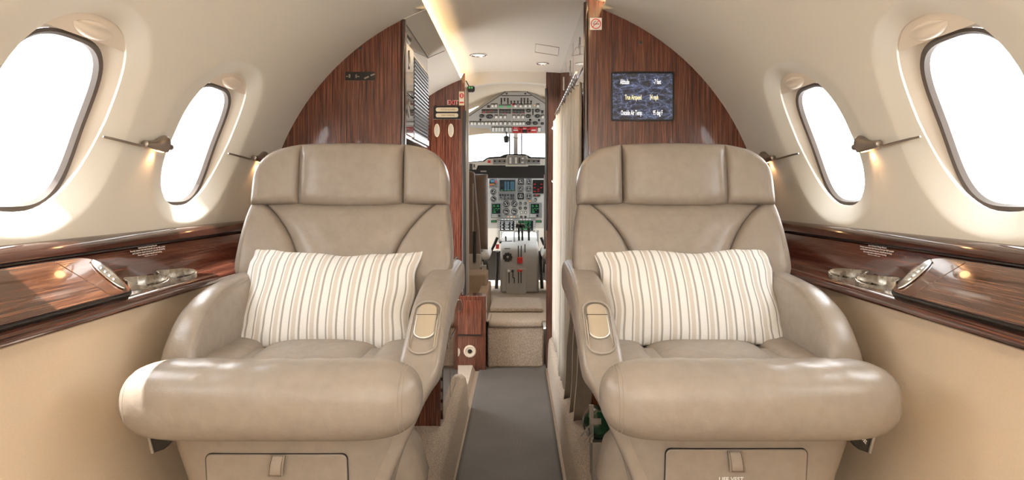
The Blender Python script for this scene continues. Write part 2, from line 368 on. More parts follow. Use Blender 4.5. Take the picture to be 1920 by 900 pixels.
# ================================================================ structure
R = .915; ZC = CZ-.194; YB = 2.48; YF = 4.03; PITCH = .627; W0 = 1.273
TH = .380          # window centre angle
def wp(th, y, m, r=R): return Vector((m*r*math.cos(th), y, ZC+r*math.sin(th)))
WINS = [W0+PITCH*k for k in (1, 0, -1, -2, -3, -4)]
LB = .8; PY = .022; LY = .026; LW, LH = .167, .2165         # lip half size (along Y, angle)
def lip(k, n, w=LW, h=LH, e=2.35):
    a = 2*math.pi*k/n; c, s_ = math.cos(a), math.sin(a)
    return (w*math.copysign(abs(c)**(2/e), c), h*math.copysign(abs(s_)**(2/e), s_))
def wall(m):
    g = G(); n4 = 16; T0, T1 = .03, .73; hp = PITCH/2; hv = .35
    sq = []
    for k in range(n4): sq.append((-1+2*k/n4, -1))
    for k in range(n4): sq.append((1, -1+2*k/n4))
    for k in range(n4): sq.append((1-2*k/n4, 1))
    for k in range(n4): sq.append((-1, 1-2*k/n4))
    N = len(sq)
    for yc in WINS:
        rings = []
        ang = [math.atan2(b, a) for a, b in sq]
        def oval(a, w, h, e):
            c, s_ = math.cos(a), math.sin(a)
            return (w*math.copysign(abs(c)**(2/e), c), h*math.copysign(abs(s_)**(2/e), s_))
        so = [oval(a, .252, .268, 2.4) for a in ang]
        li = [(o_[0]+LY, o_[1]) for o_ in (oval(a, LW, LH, 2.35) for a in ang)]
        for t in (0, .35, .7, 1):
            rings.append([wp(TH+(1-t)*b*hv+t*o_[1], yc+(1-t)*a*hp+t*o_[0], m) for (a, b), o_ in zip(sq, so)])
        for k in range(1, 11):
            t = k/10; d = .022*(t-.075+.075*math.exp(-t/.075))/.925
            rings.append([wp(TH+(1-t)*o_[1]+t*l_[1], yc+(1-t)*o_[0]+t*l_[0], m, R+d*(1+LB*max(0, -l_[1]/LH))) for o_, l_ in zip(so, li)])
        for (sc, d) in ((.998, .046),):
            rings.append([wp(TH+sc*l_[1], yc+LY+sc*(l_[0]-LY), m, R+d+.022*LB*max(0, -l_[1]/LH)) for l_ in li])
        b0 = len(g.v); g.v += [p for r_ in rings for p in r_]
        for i in range(len(rings)-1):
            g.f += [(b0+i*N+k, b0+i*N+(k+1) % N, b0+(i+1)*N+(k+1) % N, b0+(i+1)*N+k) for k in range(N)]
    ya, yb = WINS[-1]-hp, WINS[0]+hp
    TT = math.radians(69.6)
    ys = [ya+(yb-ya)*i/(n4*len(WINS)) for i in range(n4*len(WINS)+1)]
    g.grid(lambda u, v: wp(T1+(TT-T1)*v, ya+(yb-ya)*u, m), len(ys), 10)
    g.grid(lambda u, v: wp(T0+(T1-T0)*v, yb+(YB-yb)*u, m), 4, n4+1)
    g.grid(lambda u, v: wp(T1+(TT-T1)*v, yb+(YB-yb)*u, m), 4, 10)
    # rolled edge of the liner along the cove
    g.grid(lambda u, v: wp(TT, ya+(YB-ya)*u, m, R+.010*v), 4, 3)
    o = g.obj('wall_left' if m < 0 else 'wall_right', 'headliner', angle=28, weld=2e-4)
    return tag(o, kind='structure')
wall(-1); wall(1)
# central ceiling panel, slightly arched, tucked above the liner edges
g = G(); g.grid(lambda u, v: Vector((-.39+.78*u, -2.2+6.23*v, CZ+.692+.020*(1-(2*u-1)**2))), 25, 12)
tag(g.obj('ceiling', 'ceiling_cloth'), kind='structure')
# cove strip lights hidden above the liner edge
for m, nm in ((-1, 'left'), (1, 'right')):
    g = G(); y1 = YF-.02 if m < 0 else YB-.02
    g.box((m*.388-.005, -2.1, CZ+.647), (m*.388+.005, y1, CZ+.651))
    tag(g.obj('cove_strip_light', 'cove_light'), 'warm light strip glowing in the ceiling cove on the galley side' if m < 0 else 'warm light strip in the ceiling cove on the closet side', 'light strip', 'cove light strips')
# aft end of the cabin (behind the photographer)
g = G(); g.prism([(1.0*math.cos(a), 1.0*math.sin(a)) for a in [math.pi*2*k/48 for k in range(48)]], (0, -2.2, ZC), (1, 0, 0), (0, 0, 1), (0, -1, 0), .03)
tag(g.obj('wall_back', 'headliner'), kind='structure')
# floor: raised side floors, sunk aisle, carpeted edges
def prof(left_x, right_x):
    z = .19; P = [(-.80, z), (left_x-.05, z), (left_x-.022, z-.004), (left_x-.006, z-.018), (left_x, z-.045), (left_x+.006, .0), (right_x-.006, .0), (right_x, z-.045), (right_x+.006, z-.018), (right_x+.024, z-.004), (right_x+.06, z), (.80, z)]
    return P
g = G(); P = prof(-.225, .195); YE = 3.27
for y0, y1 in ((-2.2, 3.2), ):
    g.grid(lambda u, v: Vector((P[int(round(u*(len(P)-1)))][0], y0+(y1-y0)*v, P[int(round(u*(len(P)-1)))][1])), len(P), 40)
# rounded far end of the left sill and the low entry floor beyond it
Q = prof(-.225, .195)
def endf(u, v):
    i = int(round(u*(len(P)-1))); x, z = P[i]; y = 3.2+(YF+.04-3.2)*v
    if x < 0:
        t = min(1, max(0, (y-3.2)/.07)); z = z*(math.cos(t*math.pi/2)**.6 if t < 1 else 0); z = max(z, .035 if x < -.235 else 0)
    return Vector((x, y, z))
g.grid(endf, len(P), 40)
tag(g.obj('floor', 'carpet', angle=60), kind='structure')

# lower side panels
def lower(m):
    g = G(); T = [(.800, -.225), (.815, -.30), (.822, -.42), (.80, -.56), (.745, -.70), (.64, -.85)]
    g.grid(lambda u, v: Vector((m*cat([(i/5, p[0]) for i, p in enumerate(T)], v), -2.2+(YB+2.2)*u, CZ+cat([(i/5, p[1]) for i, p in enumerate(T)], v))), 12, 24)
    return tag(g.obj('wall_lower_left' if m < 0 else 'wall_lower_right', 'lower_panel'), kind='structure')
lower(-1); lower(1)

# ---------------------------------------------------------------- windows
def window(idx, yc, m, full):
    root = empty('window_%d' % idx, wp(TH, yc, m), kind='structure')
    Rc = R+.045; n = 64
    # liner panel between the lip and the pane, holding the blind track
    g = G(); so = [(a+LY, b) for a, b in [lip(k, n, LW+.004, LH+.006) for k in range(n)]]
    PC = -.030                                           # pane centre sits a little lower
    se = lambda w, h, e=3.1: [(a, b+PC) for a, b in [lip(k, n, w, h, e) for k in range(n)]]
    pi = se(.146, .188); rings = []
    for t, d in ((0, 0), (.4, .0), (1, .006)):
        rings.append([wp(TH+(1-t)*a[1]+t*b[1], yc+(1-t)*a[0]+t*(b[0]+PY), m, R+.0245+.0205*t+d+(1-t)*.022*LB*max(0, -a[1]/LH)) for a, b in zip(so, pi)])
    rings.append([wp(TH+b[1], yc+PY+b[0], m, Rc+.012) for b in pi])
    g.v = [p for r_ in rings for p in r_]
    for i in range(len(rings)-1): g.f += [(i*n+k, i*n+(k+1) % n, (i+1)*n+(k+1) % n, (i+1)*n+k) for k in range(n)]
    g.obj('blind_track_panel', 'plastic_track', root)
    # dark rubber seal
    g = G(); prof_ = [(.147, .189, .004), (.143, .184, -.001), (.137, .177, .003), (.134, .174, .014)]
    rings = [[wp(TH+b, yc+PY+a, m, Rc+d) for a, b in se(w, h)] for w, h, d in prof_]
    g.v = [p for r_ in rings for p in r_]
    for i in range(len(rings)-1): g.f += [(i*n+k, i*n+(k+1) % n, (i+1)*n+(k+1) % n, (i+1)*n+k) for k in range(n)]
    g.obj('seal', 'seal', root)
    # white reveal through the fuselage skin, an inner retaining ring and the pane
    g = G(); rings = [[wp(TH+b, yc+PY+a, m, Rc+d) for a, b in se(w, h)] for w, h, d in ((.134, .174, .014), (.130, .168, .05), (.122, .158, .055), (.119, .154, .07))]
    g.v = [p for r_ in rings for p in r_]
    for i in range(len(rings)-1): g.f += [(i*n+k, i*n+(k+1) % n, (i+1)*n+(k+1) % n, (i+1)*n+k) for k in range(n)]
    g.obj('reveal', 'white', root)
    g = G(); g.grid(lambda u, v: wp(TH+PC+(2*v-1)*.17, yc+PY+(2*u-1)*.132, m, Rc+.052), 9, 13)
    g.obj('pane', 'clear_pane', root)
    if full:
        # blind cassette across the top with its leaf-shaped pull
        g = G(); a0 = .543-TH
        top = [lip(k, 256) for k in range(256)]; arc = [(a*.992, b*.992) for a, b in top if b > a0]
        arc.sort(key=lambda p: p[0])
        def cas(u, v):
            x = (2*u-1)*arc[-1][0]; hb = max(a0, max([b for a, b in arc if abs(a-x) < .012] or [a0]))
            return wp(TH+a0+(hb-a0)*v, yc+LY+x, m, R+.0255)
        g.grid(cas, 48, 8); g.grid(lambda u, v: wp(TH+a0, yc+LY+(2*u-1)*arc[-1][0], m, R+.0255+.012*v), 48, 2)
        cs = g.obj('blind_cassette', 'plastic_beige', root, angle=30)
        g = G(); zc = (a0+LH)/2-.006
        def hnd(u, v):
            x = (u-.5)*2; w = .019*(1-abs(x)**2.2)**.8; a = v*2*math.pi
            return wp(TH+zc+w*math.cos(a)+.004*max(0, math.sin(a)), yc+LY+x*.060, m, R+.0252-.015*(1-abs(x)**2)*max(0, math.sin(a))**.7*(1.0-.45*max(0, math.sin(a))**6))
        g.grid(hnd, 40, 24, cv=True); g.obj('blind_pull', 'plastic_beige', cs, angle=60)
i = 1
for m in (-1, 1):
    for k, yc in enumerate(WINS): window(i, yc, m, k < 2); i += 1

# ---------------------------------------------------------------- forward bulkheads of the cabin (wood)
def arc_poly(x0, x1, r, zlow, n=40):
    """region under the circle between x0..x1, down to zlow (relative to cabin axis)"""
    P = [(x0+(x1-x0)*k/n, math.sqrt(max(0, r*r-(x0+(x1-x0)*k/n)**2))) for k in range(n+1)]
    return P+[(x1, zlow), (x0, zlow)]
RB = R+.004
g = G(); P = [(RB*math.cos(a), RB*math.sin(a)) for a in [math.radians(215-k*(215-116.2)/60) for k in range(61)]]
P += [(-.404, -.49), (-.268, -.49), (-.268, -.66), (P[0][0], -.66)]
g.prism(P, (0, YB, ZC), (1, 0, 0), (0, 0, 1), (0, 1, 0), .02)
tag(g.obj('wall_front_left', 'wood_upright', bevel=.002), kind='structure')
g = G(); P = [(RB*math.cos(a), RB*math.sin(a)) for a in [math.radians(-35+k*(35+69.6)/60) for k in range(61)]]
P += [(.322, .887), (.262, .895), (.262, -.66), (P[0][0], -.66)]
g.prism(P, (0, YB, ZC), (1, 0, 0), (0, 0, 1), (0, 1, 0), .02)
tag(g.obj('wall_front_right', 'wood_upright', bevel=.002), kind='structure')
# rounded glossy corner posts at the aisle edges of the bulkheads
for m, x, z0, z1, nm in ((-1, -.404, CZ-.30, CZ+.627, 'trim_1'), (1, .262, .19, CZ+.69, 'trim_2')):
    g = G(); g.prism(rrect(.009, .016, .008, 4), (x, YB+.012, z0), (1, 0, 0), (0, 1, 0), (0, 0, 1), z1-z0)
    tag(g.obj(nm, 'wood_rim'), kind='structure')
# small hook holes in both bulkheads
for px, py, lab in ((676, 91, 'small dark screw plug in the wood bulkhead behind the left seat'), (1201, 80, 'small dark screw plug in the wood above the blue display')):
    g = G(); p = at(px, py, YB-.001); g.lathe(p, (0, -1, 0), [(0, .006), (.003, .006), (.004, .004), (.004, .0)], 16)
    tag(g.obj('screw_plug', 'black'), lab, 'plug', 'bulkhead screw plugs')

# curved overhead liner between the galley and the entry door (two panels) and its mirror above the closet
TT = math.radians(69.6)
a_top = math.pi-TT
def hood(y0, y1, ta, name, mat):
    g = G(); g.grid(lambda u, v: Vector((R*math.cos(math.pi-(TT+(ta-TT)*v)), y0+(y1-y0)*u, ZC+R*math.sin(math.pi-(TT+(ta-TT)*v)))), 4, 16)
    g.grid(lambda u, v: Vector((-(R+.01*v)*math.cos(TT), y0+(y1-y0)*u, ZC+(R+.01*v)*math.sin(TT))), 4, 2)
    return tag(g.obj(name, mat), kind='structure')
hood(YB-.002, 3.194, math.radians(63.2), 'ceiling_galley', 'headliner')
hood(3.193, YF, math.radians(40), 'ceiling_entry', 'valance_cloth')
# outer wall left of the entry area, with the open entry doorway letting daylight in
g = G(); g.grid(lambda u, v: Vector((-R*math.cos(math.radians(40*(1-v)+27*v)), 3.19+.84*u, ZC+R*math.sin(math.radians(40*(1-v)+27*v)))), 3, 4)
g.grid(lambda u, v: Vector((-R*math.cos(math.radians(27*(1-v)+20*v)), 3.19+.84*u, ZC+R*math.sin(math.radians(27*(1-v)+20*v)))), 3, 4)
g.grid(lambda u, v: Vector((-R*math.cos(math.radians(-40*(1-v)-52*v)), 3.19+.84*u, ZC+R*math.sin(math.radians(-40*(1-v)-52*v)))), 3, 10)
for ya in (3.19, 3.82):
    g.grid(lambda u, v: Vector((-R*math.cos(math.radians(20*(1-v)-40*v)), ya+.21*u, ZC+R*math.sin(math.radians(20*(1-v)-40*v)))), 2, 6)
tag(g.obj('door_1', 'valance_cloth'), kind='structure')

# outer skin closing the hull around the galley, closet and entry (open only at the entry doorway)
g = G(); RS = 1.04
def skin(a0, a1, y0, y1, n=24): g.grid(lambda u, v: Vector((RS*math.cos(D(a0+(a1-a0)*u)), y0+(y1-y0)*v, ZC+RS*math.sin(D(a0+(a1-a0)*u)))), n, 3)
D = math.radians
skin(-90, 159, 2.20, 4.4, 60); skin(222, 270, 2.20, 4.4); skin(159, 222, 2.20, 3.35, 6); skin(159, 222, 3.9, 4.4, 6); skin(-90, 5, 4.4, 6.1); skin(175, 270, 4.4, 6.1)
g.prism([(RS*math.cos(2*math.pi*k/40), RS*math.sin(2*math.pi*k/40)) for k in range(20, 41)]+[(RS, .30), (-RS, .30)], (0, 6.05, ZC), (1, 0, 0), (0, 0, 1), (0, 1, 0), .02)
tag(g.obj('wall_hull_skin', 'panel_grey'), kind='structure')
# ---------------------------------------------------------------- cockpit bulkhead and doorway
s4 = YF/F
def fx(px, Y=YF): return CAMX+(px-970)*Y/F
def fz(py, Y=YF): return CZ-(py-360)*Y/F
g = G(); xl = fx(872)
P = [(-R*math.cos(math.radians(a)), ZC+R*math.sin(math.radians(a))) for a in range(-30, 70, 3)]+[(xl, CZ+.72), (xl, 0), (-.6, 0)]
g.prism(P, (0, YF, 0), (1, 0, 0), (0, 0, 1), (0, 1, 0), .03)
tag(g.obj('wall_cockpit_left', 'wood_upright'), kind='structure')
g = G(); P = [(fx(1024), 0), (fx(1024), CZ+.725), (.36, CZ+.725), (.36, 0)]
g.prism(P, (0, YF, 0), (1, 0, 0), (0, 0, 1), (0, 1, 0), .03)
tag(g.obj('wall_cockpit_right', 'wood_satin'), kind='structure')
# door header, arched
g = G(); xs = [fx(872)+(fx(1024)-fx(872))*k/20 for k in range(21)]
P = [(x, CZ+.725) for x in xs]+[(x, CZ+.648-.35*(x-.0)**2) for x in xs[::-1]]
g.prism(P, (0, YF, 0), (1, 0, 0), (0, 0, 1), (0, 1, 0), .05)
tag(g.obj('trim_3', 'valance_cloth'), kind='structure')
# door edge channels
g = G(); g.prism(rrect(.011, .02, .006, 3), (fx(870.5, 3.99), 3.99, fz(552, 3.99)), (1, 0, 0), (0, 1, 0), (0, 0, 1), fz(208, 3.99)-fz(552, 3.99))
tag(g.obj('trim_4', 'channel'), kind='structure')
g = G(); g.prism(rrect(.008, .012, .005, 3), (fx(1024.5, 4.0), 4.0, fz(432, 4.0)), (1, 0, 0), (0, 1, 0), (0, 0, 1), fz(166, 4.0)-fz(432, 4.0))
tag(g.obj('trim_5', 'channel'), kind='structure')
g = G(); g.box((fx(873), YF+.03, fz(552)), (fx(878), YF+.06, fz(150)))
tag(g.obj('trim_6', 'metal_grey'), kind='structure')

# ---------------------------------------------------------------- cockpit shell
RK = .93; ZK = CZ-.19; Y2 = 5.62
g = G()
def cyl(a0, a1, y0, y1, n=20): g.grid(lambda u, v: Vector((RK*math.cos(a0+(a1-a0)*u), y0+(y1-y0)*v, ZK+RK*math.sin(a0+(a1-a0)*u))), n, 6)
D = math.radians
cyl(D(35), D(145), YF+.05, Y2-.12, 40); cyl(D(-30), D(8), YF+.05, 6.0); cyl(D(172), D(210), YF+.05, 6.0); cyl(D(8), D(35), YF+.05, 4.75); cyl(D(145), D(172), YF+.05, 5.2)
g.prism([(.93*math.cos(a), .93*math.sin(a)) for a in [D(41+k*98/30) for k in range(31)]]+[(-.62, .62), (-.24, .665), (.24, .665), (.62, .62)], (0, Y2-.1, ZK), (1, 0, 0), (0, 0, 1), (0, 1, 0), .05)
tag(g.obj('wall_cockpit_shell', 'cockpit_liner'), kind='structure')
# seam lines either side of the overhead panel and small ceiling vents
g = G(); g.box((-.8, YF+.06, .262), (.8, 6.0, .27))
tag(g.obj('floor_cockpit', 'carpet'), kind='structure')
g = G(); g.box((-.9, 5.955, .27), (.9, 5.97, CZ-.30)); tag(g.obj('wall_cockpit_front', 'black_matte'), kind='structure')
# windscreen with centre post
root = empty('window_13', (0, 5.65, CZ+.35), kind='structure')
g = G(); g.grid(lambda u, v: Vector((-.9+1.8*u, 5.645, CZ-.3+.95*v)), 3, 3); g.obj('pane', 'tinted_pane', root)
for s_ in (-1, 1):
    g = G(); g.grid(lambda u, v: Vector((s_*.90, 4.7+1.3*u, ZK+.1+.5*v)), 3, 3); g.obj('side_pane', 'tinted_pane', root)
g = G()
for px in (955.5, 978): g.box((fx(px, 5.6)-.005, 5.59, CZ+.2), (fx(px, 5.6)+.005, 5.63, CZ+.55))
g.obj('post_edge', 'black', root)
g = G(); g.box((fx(963, 5.63)-.0, 5.60, CZ+.2), (fx(971, 5.63), 5.635, CZ+.55)); g.obj('centre_post', 'panel_grey', root)

# ---------------------------------------------------------------- steps up to the cockpit
st = empty('carpeted_step', (fx(967), YF+.15, 0), 'beige carpeted box step leading up into the cockpit doorway', 'step')
g = G(); g.box((fx(914), YF+.02, .0), (fx(1020), YF+.26, .235)); g.obj('riser_box', 'carpet', st, bevel=.012, seg=3)
g = G(); g.box((fx(916), YF+.01, .237), (fx(1018), YF+.27, .275)); g.obj('tread_pad', 'carpet', st, bevel=.014, seg=3)
g = G(); g.box((fx(918, 4.36), 4.36, .273), (fx(1018, 4.36), 4.80, .30))
tag(g.obj('carpet_mat', 'carpet', bevel=.008), 'grey beige carpet mat on the cockpit floor behind the box step', 'carpet mat')
g = G(); g.box((fx(893), YF+.06, .0), (fx(912), YF+.74, .42)); g.box((-.6, 4.52, .30), (fx(912, 4.5), 4.82, fz(515, 4.5)))
tag(g.obj('side_plinth', 'carpet_brown', bevel=.01), 'brown carpeted plinth under the pilot seat left of the step', 'plinth')
# ---------------------------------------------------------------- aisle runner
g = G(); n = 50
def rn(u, v):
    y = -2.15+(4.02+2.15)*v; x = -.205-.004+.385*u
    z = .006+.0022*math.sin(6*y+3*x)*(u-.5)**2*4+(.02*max(0, (u-.9)/.1)**2*max(0, (v-.97)/.03) if v > .97 else 0)
    return Vector((x, y, z))
g.grid(rn, 24, 120); b = len(g.v)
o = g.obj('aisle_runner', 'runner'); mod = o.modifiers.new('thick', 'SOLIDIFY'); mod.thickness = .004
tag(o, 'dark grey ribbed runner laid along the aisle floor', 'runner')

# seams of the overhead liner: pale strip at the bulkhead, thin dark joints beyond
g = G(); g.tube([(-(R-.0005)*math.cos(a), YB-.001, ZC+(R-.0005)*math.sin(a)) for a in [D(63.6+k*.6) for k in range(11)]], .0016, 6)
tag(g.obj('trim_8', 'valance_cloth'), kind='structure')
g = G(); g.tube([(-(R-.0002)*math.cos(a), 3.192, ZC+(R-.0002)*math.sin(a)) for a in [D(41+k*1.4) for k in range(21)]], .0016, 6)
tag(g.obj('trim_9', 'seal'), kind='structure')
g = G(); g.tube([(-.404, YB+.02, CZ+.6255), (-.404, 3.17, CZ+.6255)], .0022, 6)
tag(g.obj('trim_10', 'seal'), kind='structure')
# ================================================================ side ledges with tables and cup holders
LED = [(.912, -.095), (.893, -.101), (.880, -.124), (.888, -.128), (.915, -.128)]
SH = [(.888, -.127), (.866, -.160), (.852, -.196), (.846, -.209), (.836, -.2145), (.800, -.2150), (.787, -.2165), (.778, -.221), (.773, -.229), (.774, -.237), (.780, -.242), (.83, -.246), (.915, -.246)]
def ledge(m):
    side = 'left' if m < 0 else 'right'
    root = empty('side_ledge', (m*.84, .6, CZ-.246), 'glossy dark wood side ledge below the windows beside the left seat' if m < 0 else 'glossy dark wood side ledge below the windows beside the right seat', 'ledge', 'side ledges')
    ex, ey, ez = (m, 0, 0), (0, 0, 1), (0, 1, 0); y0, y1 = -2.18, YB
    g = G(); g.prism(LED, (0, y0, CZ), ex, ey, ez, y1-y0); g.obj('top_rail', 'wood_rim', root, angle=60)
    g = G(); g.prism(SH, (0, y0, CZ), ex, ey, ez, y1-y0); g.obj('shelf', 'wood_ledge', root, angle=60)
    g = G(); g.tube([(m*.8815, y0, CZ-.1275), (m*.8815, y1, CZ-.1275)], .0022, 6); g.obj('shadow_gap', 'black', root)
    # folding table lid, a slanting leaf with a rounded forward end
    A = Vector((m*.8745, 0, CZ-.137)); B = Vector((m*.785, 0, CZ-.2085)); u = (A-B); L = u.length; u.normalize()
    nrm = Vector((-m*abs(u.z), 0, abs(u.x))); YE_ = 1.425; YS = .1
    def outline(d):
        P = [(YS-d, -d)]
        P += [(YE_-.030+(.018+d)*math.sin(a), .018-(.018+d)*math.cos(a)) for a in [D(k*15) for k in range(7)]]
        P += [(YE_-.070+(.070+d)*math.cos(a)**.8, L-.045+(.045+d)*math.sin(a)**.8) for a in [D(k*9) for k in range(0, 11)]]
        P += [(YS-d, L+d)]
        return P
    B0 = B-Vector((0, 0, 0))
    ax = Vector((0, 1, 0))
    g = G(); g.prism(outline(.005), B0-nrm*.010, ax, u, nrm, .0135); g.obj('gasket', 'black', root, angle=30, bevel=.002)
    lidw = G(); YH = 1.335
    P = [p for p in outline(-.001)]
    main = [(YS, 0), (YH, 0), (YH-.035, L), (YS, L)]
    end = [(YH+.002, 0)]+P[1:-1]+[(YH-.033, L-.001)]
    g = G(); g.prism(main, B0, ax, u, nrm, .0065); lid = g.obj('table_lid', 'wood_lid', root, angle=30, bevel=.0012)
    g = G(); g.prism(end, B0, ax, u, nrm, .0065); ed = g.obj('lid_end_panel', 'wood_lid', root, angle=30, bevel=.0012)
    # oval ribbed latch on the lid end
    g = G(); c = B0+ax*(YE_-.036)+u*(L*.50)+nrm*.0068; d1 = (u*.9-ax*.44).normalized(); d2 = d1.cross(nrm).normalized()
    d1 = (u+ax*.10).normalized(); d2 = d1.cross(nrm).normalized(); c = B0+ax*(YE_-.034)+u*(L*.47)+nrm*.0068
    g.prism(sup(.047, .0165, 1.9, 40), c, d1, d2, nrm, .0045); lt = g.obj('latch', 'chrome', root, bevel=.002, seg=3)
    g = G()
    for k in range(4): g.obox(c+d1*(-.018+.012*k)+nrm*.005, d1*.003+d2*.0015, d2*.0065, nrm*.0014)
    g.obj('grip_rib', 'chrome', lt, bevel=.001)
    # two pull-out cup holders: metal loops with a broad and a narrow end
    for k, yc in enumerate((1.535, 1.672)):
        g = G(); n = 112; pts = []; xc = .8195; A2 = Vector((-m*.26, .966, 0)); W2 = Vector((m*.966, .26, 0))
        for i_ in range(n):
            a = 2*math.pi*i_/n; t = math.cos(a); s1 = math.sin(a)   # t: -1 aft, broad .. 1 forward, narrow; s1 > 0 outboard
            w = (.0190-.0075*(1+t)/2-.005*math.exp(-((t-.1)/.35)**2))*math.copysign(abs(s1)**.8, s1)
            pts.append((.064*t, w, .006+.020*(.5+.5*s1)**1.0+.010*max(0, -t)**2))
        rings = []
        for (off, lv) in ((0, 0), (0, 1), (-.0018, 1.03), (-.0030, 1), (-.0030, 0)):
            rg = []
            for (l_, w, hgt) in pts:
                k1, k2 = 1+off/.064, 1+off/.017
                rg.append(Vector((m*xc, yc, CZ-.2155))+A2*(l_*k1)+W2*(w*k2)+Vector((0, 0, hgt*lv)))
            rings.append(rg)
        g.v = [q for r_ in rings for q in r_]
        for i_ in range(len(rings)-1): g.f += [(i_*n+q, i_*n+(q+1) % n, (i_+1)*n+(q+1) % n, (i_+1)*n+q) for q in range(n)]
        ch = g.obj('cup_holder', 'cup_metal', root, angle=50)
        g = G(); g.prism([(p[0]*1.0, p[1]) for p in [(q.x-m*xc, q.y-yc) for q in rings[4]]], (m*xc, yc, CZ-.2155), (1, 0, 0), (0, 1, 0), (0, 0, 1), .0015)
        g.obj('well_floor', 'black', ch)
    # printed placard, set so that a passenger on the other side reads it
    g = G(); lines = ['Seats Forward Facing Placard', 'Remain seated with belt fastened and seat fully upright', 'and headrest raised during taxi, takeoff and landing', 'Stow table before takeoff and landing', 'Life Vest under seat']
    Pt = [(.866, -.160), (.852, -.196)]; up = Vector((m*(Pt[0][0]-Pt[1][0]), 0, Pt[0][1]-Pt[1][1])).normalized()
    exx = Vector((0, 1, 0))*(1 if m < 0 else -1)
    mid = Vector((m*.8775, 1.645, CZ-.1435))
    for k, s_ in enumerate(lines): text(g, s_, mid+up*(.0115-.0057*k), exx, up, .0052, lift=.0030, sx=1.35)
    g.obj('lettering', 'white', root)
ledge(-1); ledge(1)

# ================================================================ reading lights on rods between the windows
def reading_light(m, ya, yb, yl, label, grp):
    th = .345; rr = R-.012
    P = lambda y, r=rr, t=th: wp(t, y, m, r)
    root = empty('reading_light', P(yl), label, 'reading light', grp)
    g = G(); g.tube([P(ya+.008, R+.006), P(ya+.03, R-.002), P((ya*.4+yl*.6), rr, th-.006), P(yl-.03)], [.0026, .0028, .003, .003], 8); g.obj('rod', 'bronze', root)
    g = G(); ax = Vector((0, 1, 0)); up = (P(yl, R-.1, th+.5)-P(yl)).normalized(); up = Vector((-m*.35, 0, .94)); w = ax.cross(up)
    # bell-shaped shade: slim neck, swelling hood open below
    prof_ = [(-.062, .0075), (-.055, .0085), (-.035, .0095), (-.018, .013), (-.002, .021), (.010, .027), (.020, .026), (.027, .020), (.030, .013)]
    n = 28; c = P(yl); rings = []
    for h, r in prof_:
        rg = []
        for k in range(n):
            a = 2*math.pi*k/n; ca, sa = math.cos(a), math.sin(a)
            du = r*ca; dw = r*.62*sa
            if du < -.011: du = -.011
            rg.append(c+ax*h+up*(du*1.0)+w*dw)
        rings.append(rg)
    g.loft(rings); sh = g.obj('shade', 'bronze', root, angle=60)
    g = G(); g.prism(sup(.017, .0095, 2, 24), c+up*(-.0115)+ax*.004, ax, w, up, -.002); g.obj('lamp_lens', 'lamp_glow', root)
    g = G(); g.lathe(c+ax*(.030), ax, [(0, .008), (.002, .0085), (.022, .008), (.026, .006), (.03, .003)], 16)
    g.obj('swivel_collar', 'bronze', root)
    g = G(); g.lathe(c-ax*.066, ax, [(-.002, .0055), (0, .0085), (.004, .0085), (.006, .006)], 16); g.obj('nozzle_ring', 'bronze', root)
    g = G(); g.tube([c+ax*.055, P((yl*.3+yb*.7)), P(yb, R+.010)], [.0026]*3, 8); g.obj('rod', 'bronze', root)
    li = bpy.data.lights.new('reading_lamp', 'SPOT'); li.energy = .2; li.color = (1, .55, .25); li.spot_size = 2.2; li.spot_blend = .8; li.shadow_soft_size = .006
    lo = bpy.data.objects.new('bulb', li); C.objects.link(lo); lo.parent = root; lo.location = -up*.016+ax*.004
    lo.rotation_euler = Vector((m*.45, 0, -.9)).to_track_quat('-Z', 'Y').to_euler()
for m in (-1, 1):
    s_ = 'left' if m < 0 else 'right'
    reading_light(m, W0+LW, W0+PITCH-LW, 1.645, 'bronze reading light on a rod between the two %s side windows' % s_, 'reading lights')
    reading_light(m, W0+PITCH+LW, YB-.02, 2.30, 'bronze reading light peeping out behind the headrest of the %s seat' % s_, 'reading lights')

